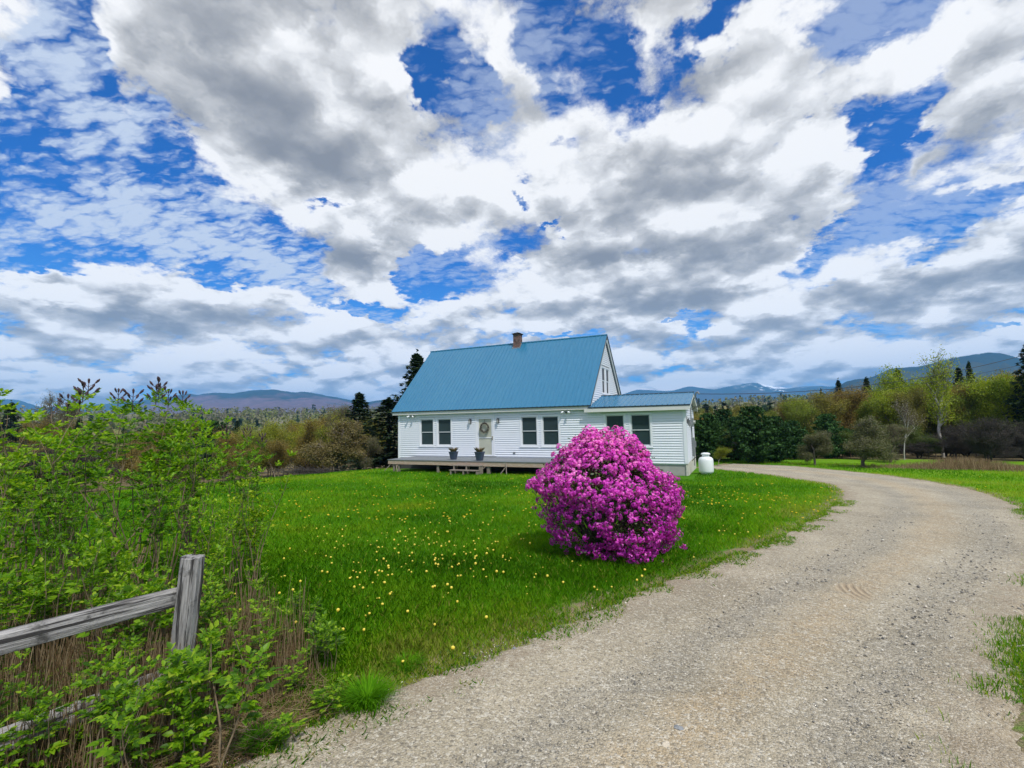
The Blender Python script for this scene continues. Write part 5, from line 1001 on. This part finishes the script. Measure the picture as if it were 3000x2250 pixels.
# ---- far woods on the valley side
def far_woods():
    rg = np.random.default_rng(90); n = 15000; r = 110 * (900 / 110) ** rg.random(n); a = rad(-24.7) + rad(62) * (2 * rg.random(n) - 1); X = CAM.x + r * np.sin(a); Y = CAM.y + r * np.cos(a); f = fbm(X, Y, 1 / 90., 3); ok = (f > .42) & ~((a > rad(4)) & (r < 120)); X, Y, r = X[ok], Y[ok], r[ok]; n = len(X); Z = terr(X, Y)
    kind = np.where(fbm(X + 500, Y, 1 / 60., 3) + .25 * rg.normal(size=n) > 1.0, 1, 0); H = np.where(kind == 1, 9, 7) * (.6 + .7 * rg.random(n)) * np.clip(r / 300, .75, 1.15); k = 16
    t = rg.random((n, k)); w = np.where(kind[:, None] == 1, .24 * (1.02 - t), .34 * np.sqrt(np.clip(1 - (t - .55) ** 2 / .3, .02, 1))) * H[:, None]; an = rg.random((n, k)) * 6.28
    C = np.stack([X[:, None] + np.cos(an) * w * rg.random((n, k)), Y[:, None] + np.sin(an) * w * rg.random((n, k)), Z[:, None] + (.1 + .92 * t) * H[:, None]], -1).reshape(-1, 3); V, F, R = leaf_quads(C, np.repeat(H * .26, k), rg, 0, 1.3)
    tone = np.where(kind == 1, .03 + .04 * rg.random(n), .28 + .72 * np.clip(fbm(X, Y + 900, 1 / 45., 3) * 1.3 - .15 + .18 * rg.normal(size=n), 0, 1)); m = leafy('valley_woods', [(0, (.012, .03, .016)), (.15, (.02, .045, .02)), (.22, (.085, .08, .045)), (.45, (.155, .135, .09)), (.6, (.15, .155, .05)), (.78, (.14, .17, .035)), (1, (.24, .22, .12))], .15, .9)
    o = link('valley_woods', np_mesh('valley_woods', V, F, rnd=np.repeat(tone, 4 * k)), m); tag(o, 'far-off spring woods in brown, olive and dark green covering the valley side', 'woods', kind='stuff')
far_woods()
# ------------------------------------------------------------------ mountains
def range_(name, crest, D, back, fore, seed, cols, base_z=0., snow=False):
    us = np.linspace(crest[0][0], crest[-1][0], 260); vs = np.interp(us, [c[0] for c in crest], [c[1] for c in crest]); ker = np.hanning(9); ker /= ker.sum(); vs = np.convolve(np.pad(vs, 4, mode='edge'), ker, 'valid')
    n = len(us); nj = 70; V = np.zeros((n, nj, 3)); hh = np.zeros((n, nj)); jj = np.linspace(0, 1, nj)
    for i, (u, v) in enumerate(zip(us, vs)):
        d = ray(u, 1240); hz = Vector((d.x, d.y)); top = CAM.z + ray(u, v).z * D; dep = D - fore * (1 - jj / .7) * (jj < .7) + back * (jj - .7) / .3 * (jj >= .7); q = np.where(jj < .7, jj / .7, 1 - (jj - .7) / .3)
        x = CAM.x + hz.x * dep; y = CAM.y + hz.y * dep; prof = sstep(q * .9 + .1 * q) * .55 + .45 * q; f1 = 1 - np.abs(2 * fbm(x + seed * 1000, y, 1 / (D * .09), 4) - 1) * 1.6
        z = base_z + (top - base_z) * np.clip(prof * (1 + .30 * (f1 - .5) * (1 - q) * 2.2), 0, 1.0 + 0 * q); V[i, :, 0], V[i, :, 1], V[i, :, 2] = x, y, z; hh[i] = q * (top - base_z) / max(1, (top - base_z))
    i = np.arange(n * nj).reshape(n, nj); F = np.stack([i[:-1, :-1], i[1:, :-1], i[1:, 1:], i[:-1, 1:]], -1).reshape(-1, 4)
    m, g, b, o = new_mat(name + '_forest'); P = pos(g); e = attr(g, 'high'); n1 = g.noise(P, 9. / D, 6, .65); n2 = g.noise(P, 60. / D, 6, .7)
    f = g.m('ADD', e, g.m('MULTIPLY', g.m('SUBTRACT', n1, .5), 1.1)); c = g.mix(g.ss(f, .48, .72), cols[0], cols[1]); c = g.mix(g.lin(n2, .35, .7, 0, .55), c, cols[2])
    if snow: c = g.mix(g.m('MULTIPLY', g.ss(g.m('ADD', e, g.m('MULTIPLY', g.m('SUBTRACT', g.noise(P, 42. / D, 4, .6), .5), 1.6)), .80, .95), attr(g, 'snow')), c, (.85, .88, .92))
    g.l.new(c, b.inputs[0]); b.inputs['Roughness'].default_value = 1; b.inputs['Specular IOR Level'].default_value = 0
    sn = np.repeat(np.exp(-((us - 2270) / 75.) ** 2), nj) if snow else np.zeros(n * nj)
    o = link(name, np_mesh(name, V.reshape(-1, 3), F, attrs={'high': hh.ravel(), 'snow': sn}), m, smooth=True); tag(o, kind='structure')
PUR, CON, DK = (.155, .10, .125), (.018, .035, .035), (.03, .035, .03)
range_('mountain_ridge', [(440, 1167), (500, 1164), (551, 1155), (576, 1159), (620, 1152), (677, 1156), (740, 1146), (804, 1144), (861, 1153), (892, 1150), (943, 1159), (1006, 1170), (1063, 1183), (1101, 1176), (1149, 1170), (1230, 1180), (1350, 1190), (1500, 1185)], 4200, 1500, 2600, 1, (PUR, CON, DK))
range_('mountain_ridge', [(-500, 1180), (-200, 1165), (0, 1171), (41, 1171), (63, 1177), (125, 1196), (188, 1190), (300, 1185), (445, 1168), (520, 1165)], 5200, 1500, 2600, 2, (PUR, CON, DK))
range_('mountain_ridge', [(1500, 1190), (1700, 1175), (1822, 1157), (1871, 1142), (1955, 1147), (1978, 1145), (2024, 1132), (2100, 1142), (2149, 1131), (2212, 1121), (2271, 1133), (2316, 1136), (2375, 1130), (2452, 1133), (2560, 1130), (2700, 1150)], 6200, 2000, 3200, 3, ((.05, .05, .06), CON, DK), snow=True)
range_('mountain_ridge', [(2380, 1175), (2452, 1138), (2497, 1117), (2565, 1108), (2633, 1079), (2700, 1079), (2814, 1052), (2904, 1038), (2958, 1036), (3000, 1049), (3120, 1075), (3400, 1120), (3900, 1190)], 2600, 1200, 1700, 4, ((.05, .055, .03), CON, DK))
# ------------------------------------------------------------------ air
def haze():
    g = G(); g.box(-8000, 8000, -8000, 8000, -60, 640); m = bpy.data.materials.new('haze'); m.use_nodes = True; t = NT(m.node_tree); t.n.clear(); v = t.n.new('ShaderNodeVolumePrincipled'); v.inputs['Density'].default_value = 1.45e-4; v.inputs['Color'].default_value = (.18, .52, 1, 1); v.inputs['Anisotropy'].default_value = .1
    o = t.n.new('ShaderNodeOutputMaterial'); t.l.new(v.outputs[0], o.inputs[1]); ob = g.build('haze', m); tag(ob, kind='stuff'); ob['label'] = 'thin blue air between the lawn and the distant mountains'; ob['category'] = 'haze'
haze()
SC.cycles.max_bounces = 6; SC.cycles.diffuse_bounces = 3; SC.cycles.glossy_bounces = 2; SC.cycles.transmission_bounces = 3; SC.cycles.volume_bounces = 1; SC.cycles.transparent_max_bounces = 6
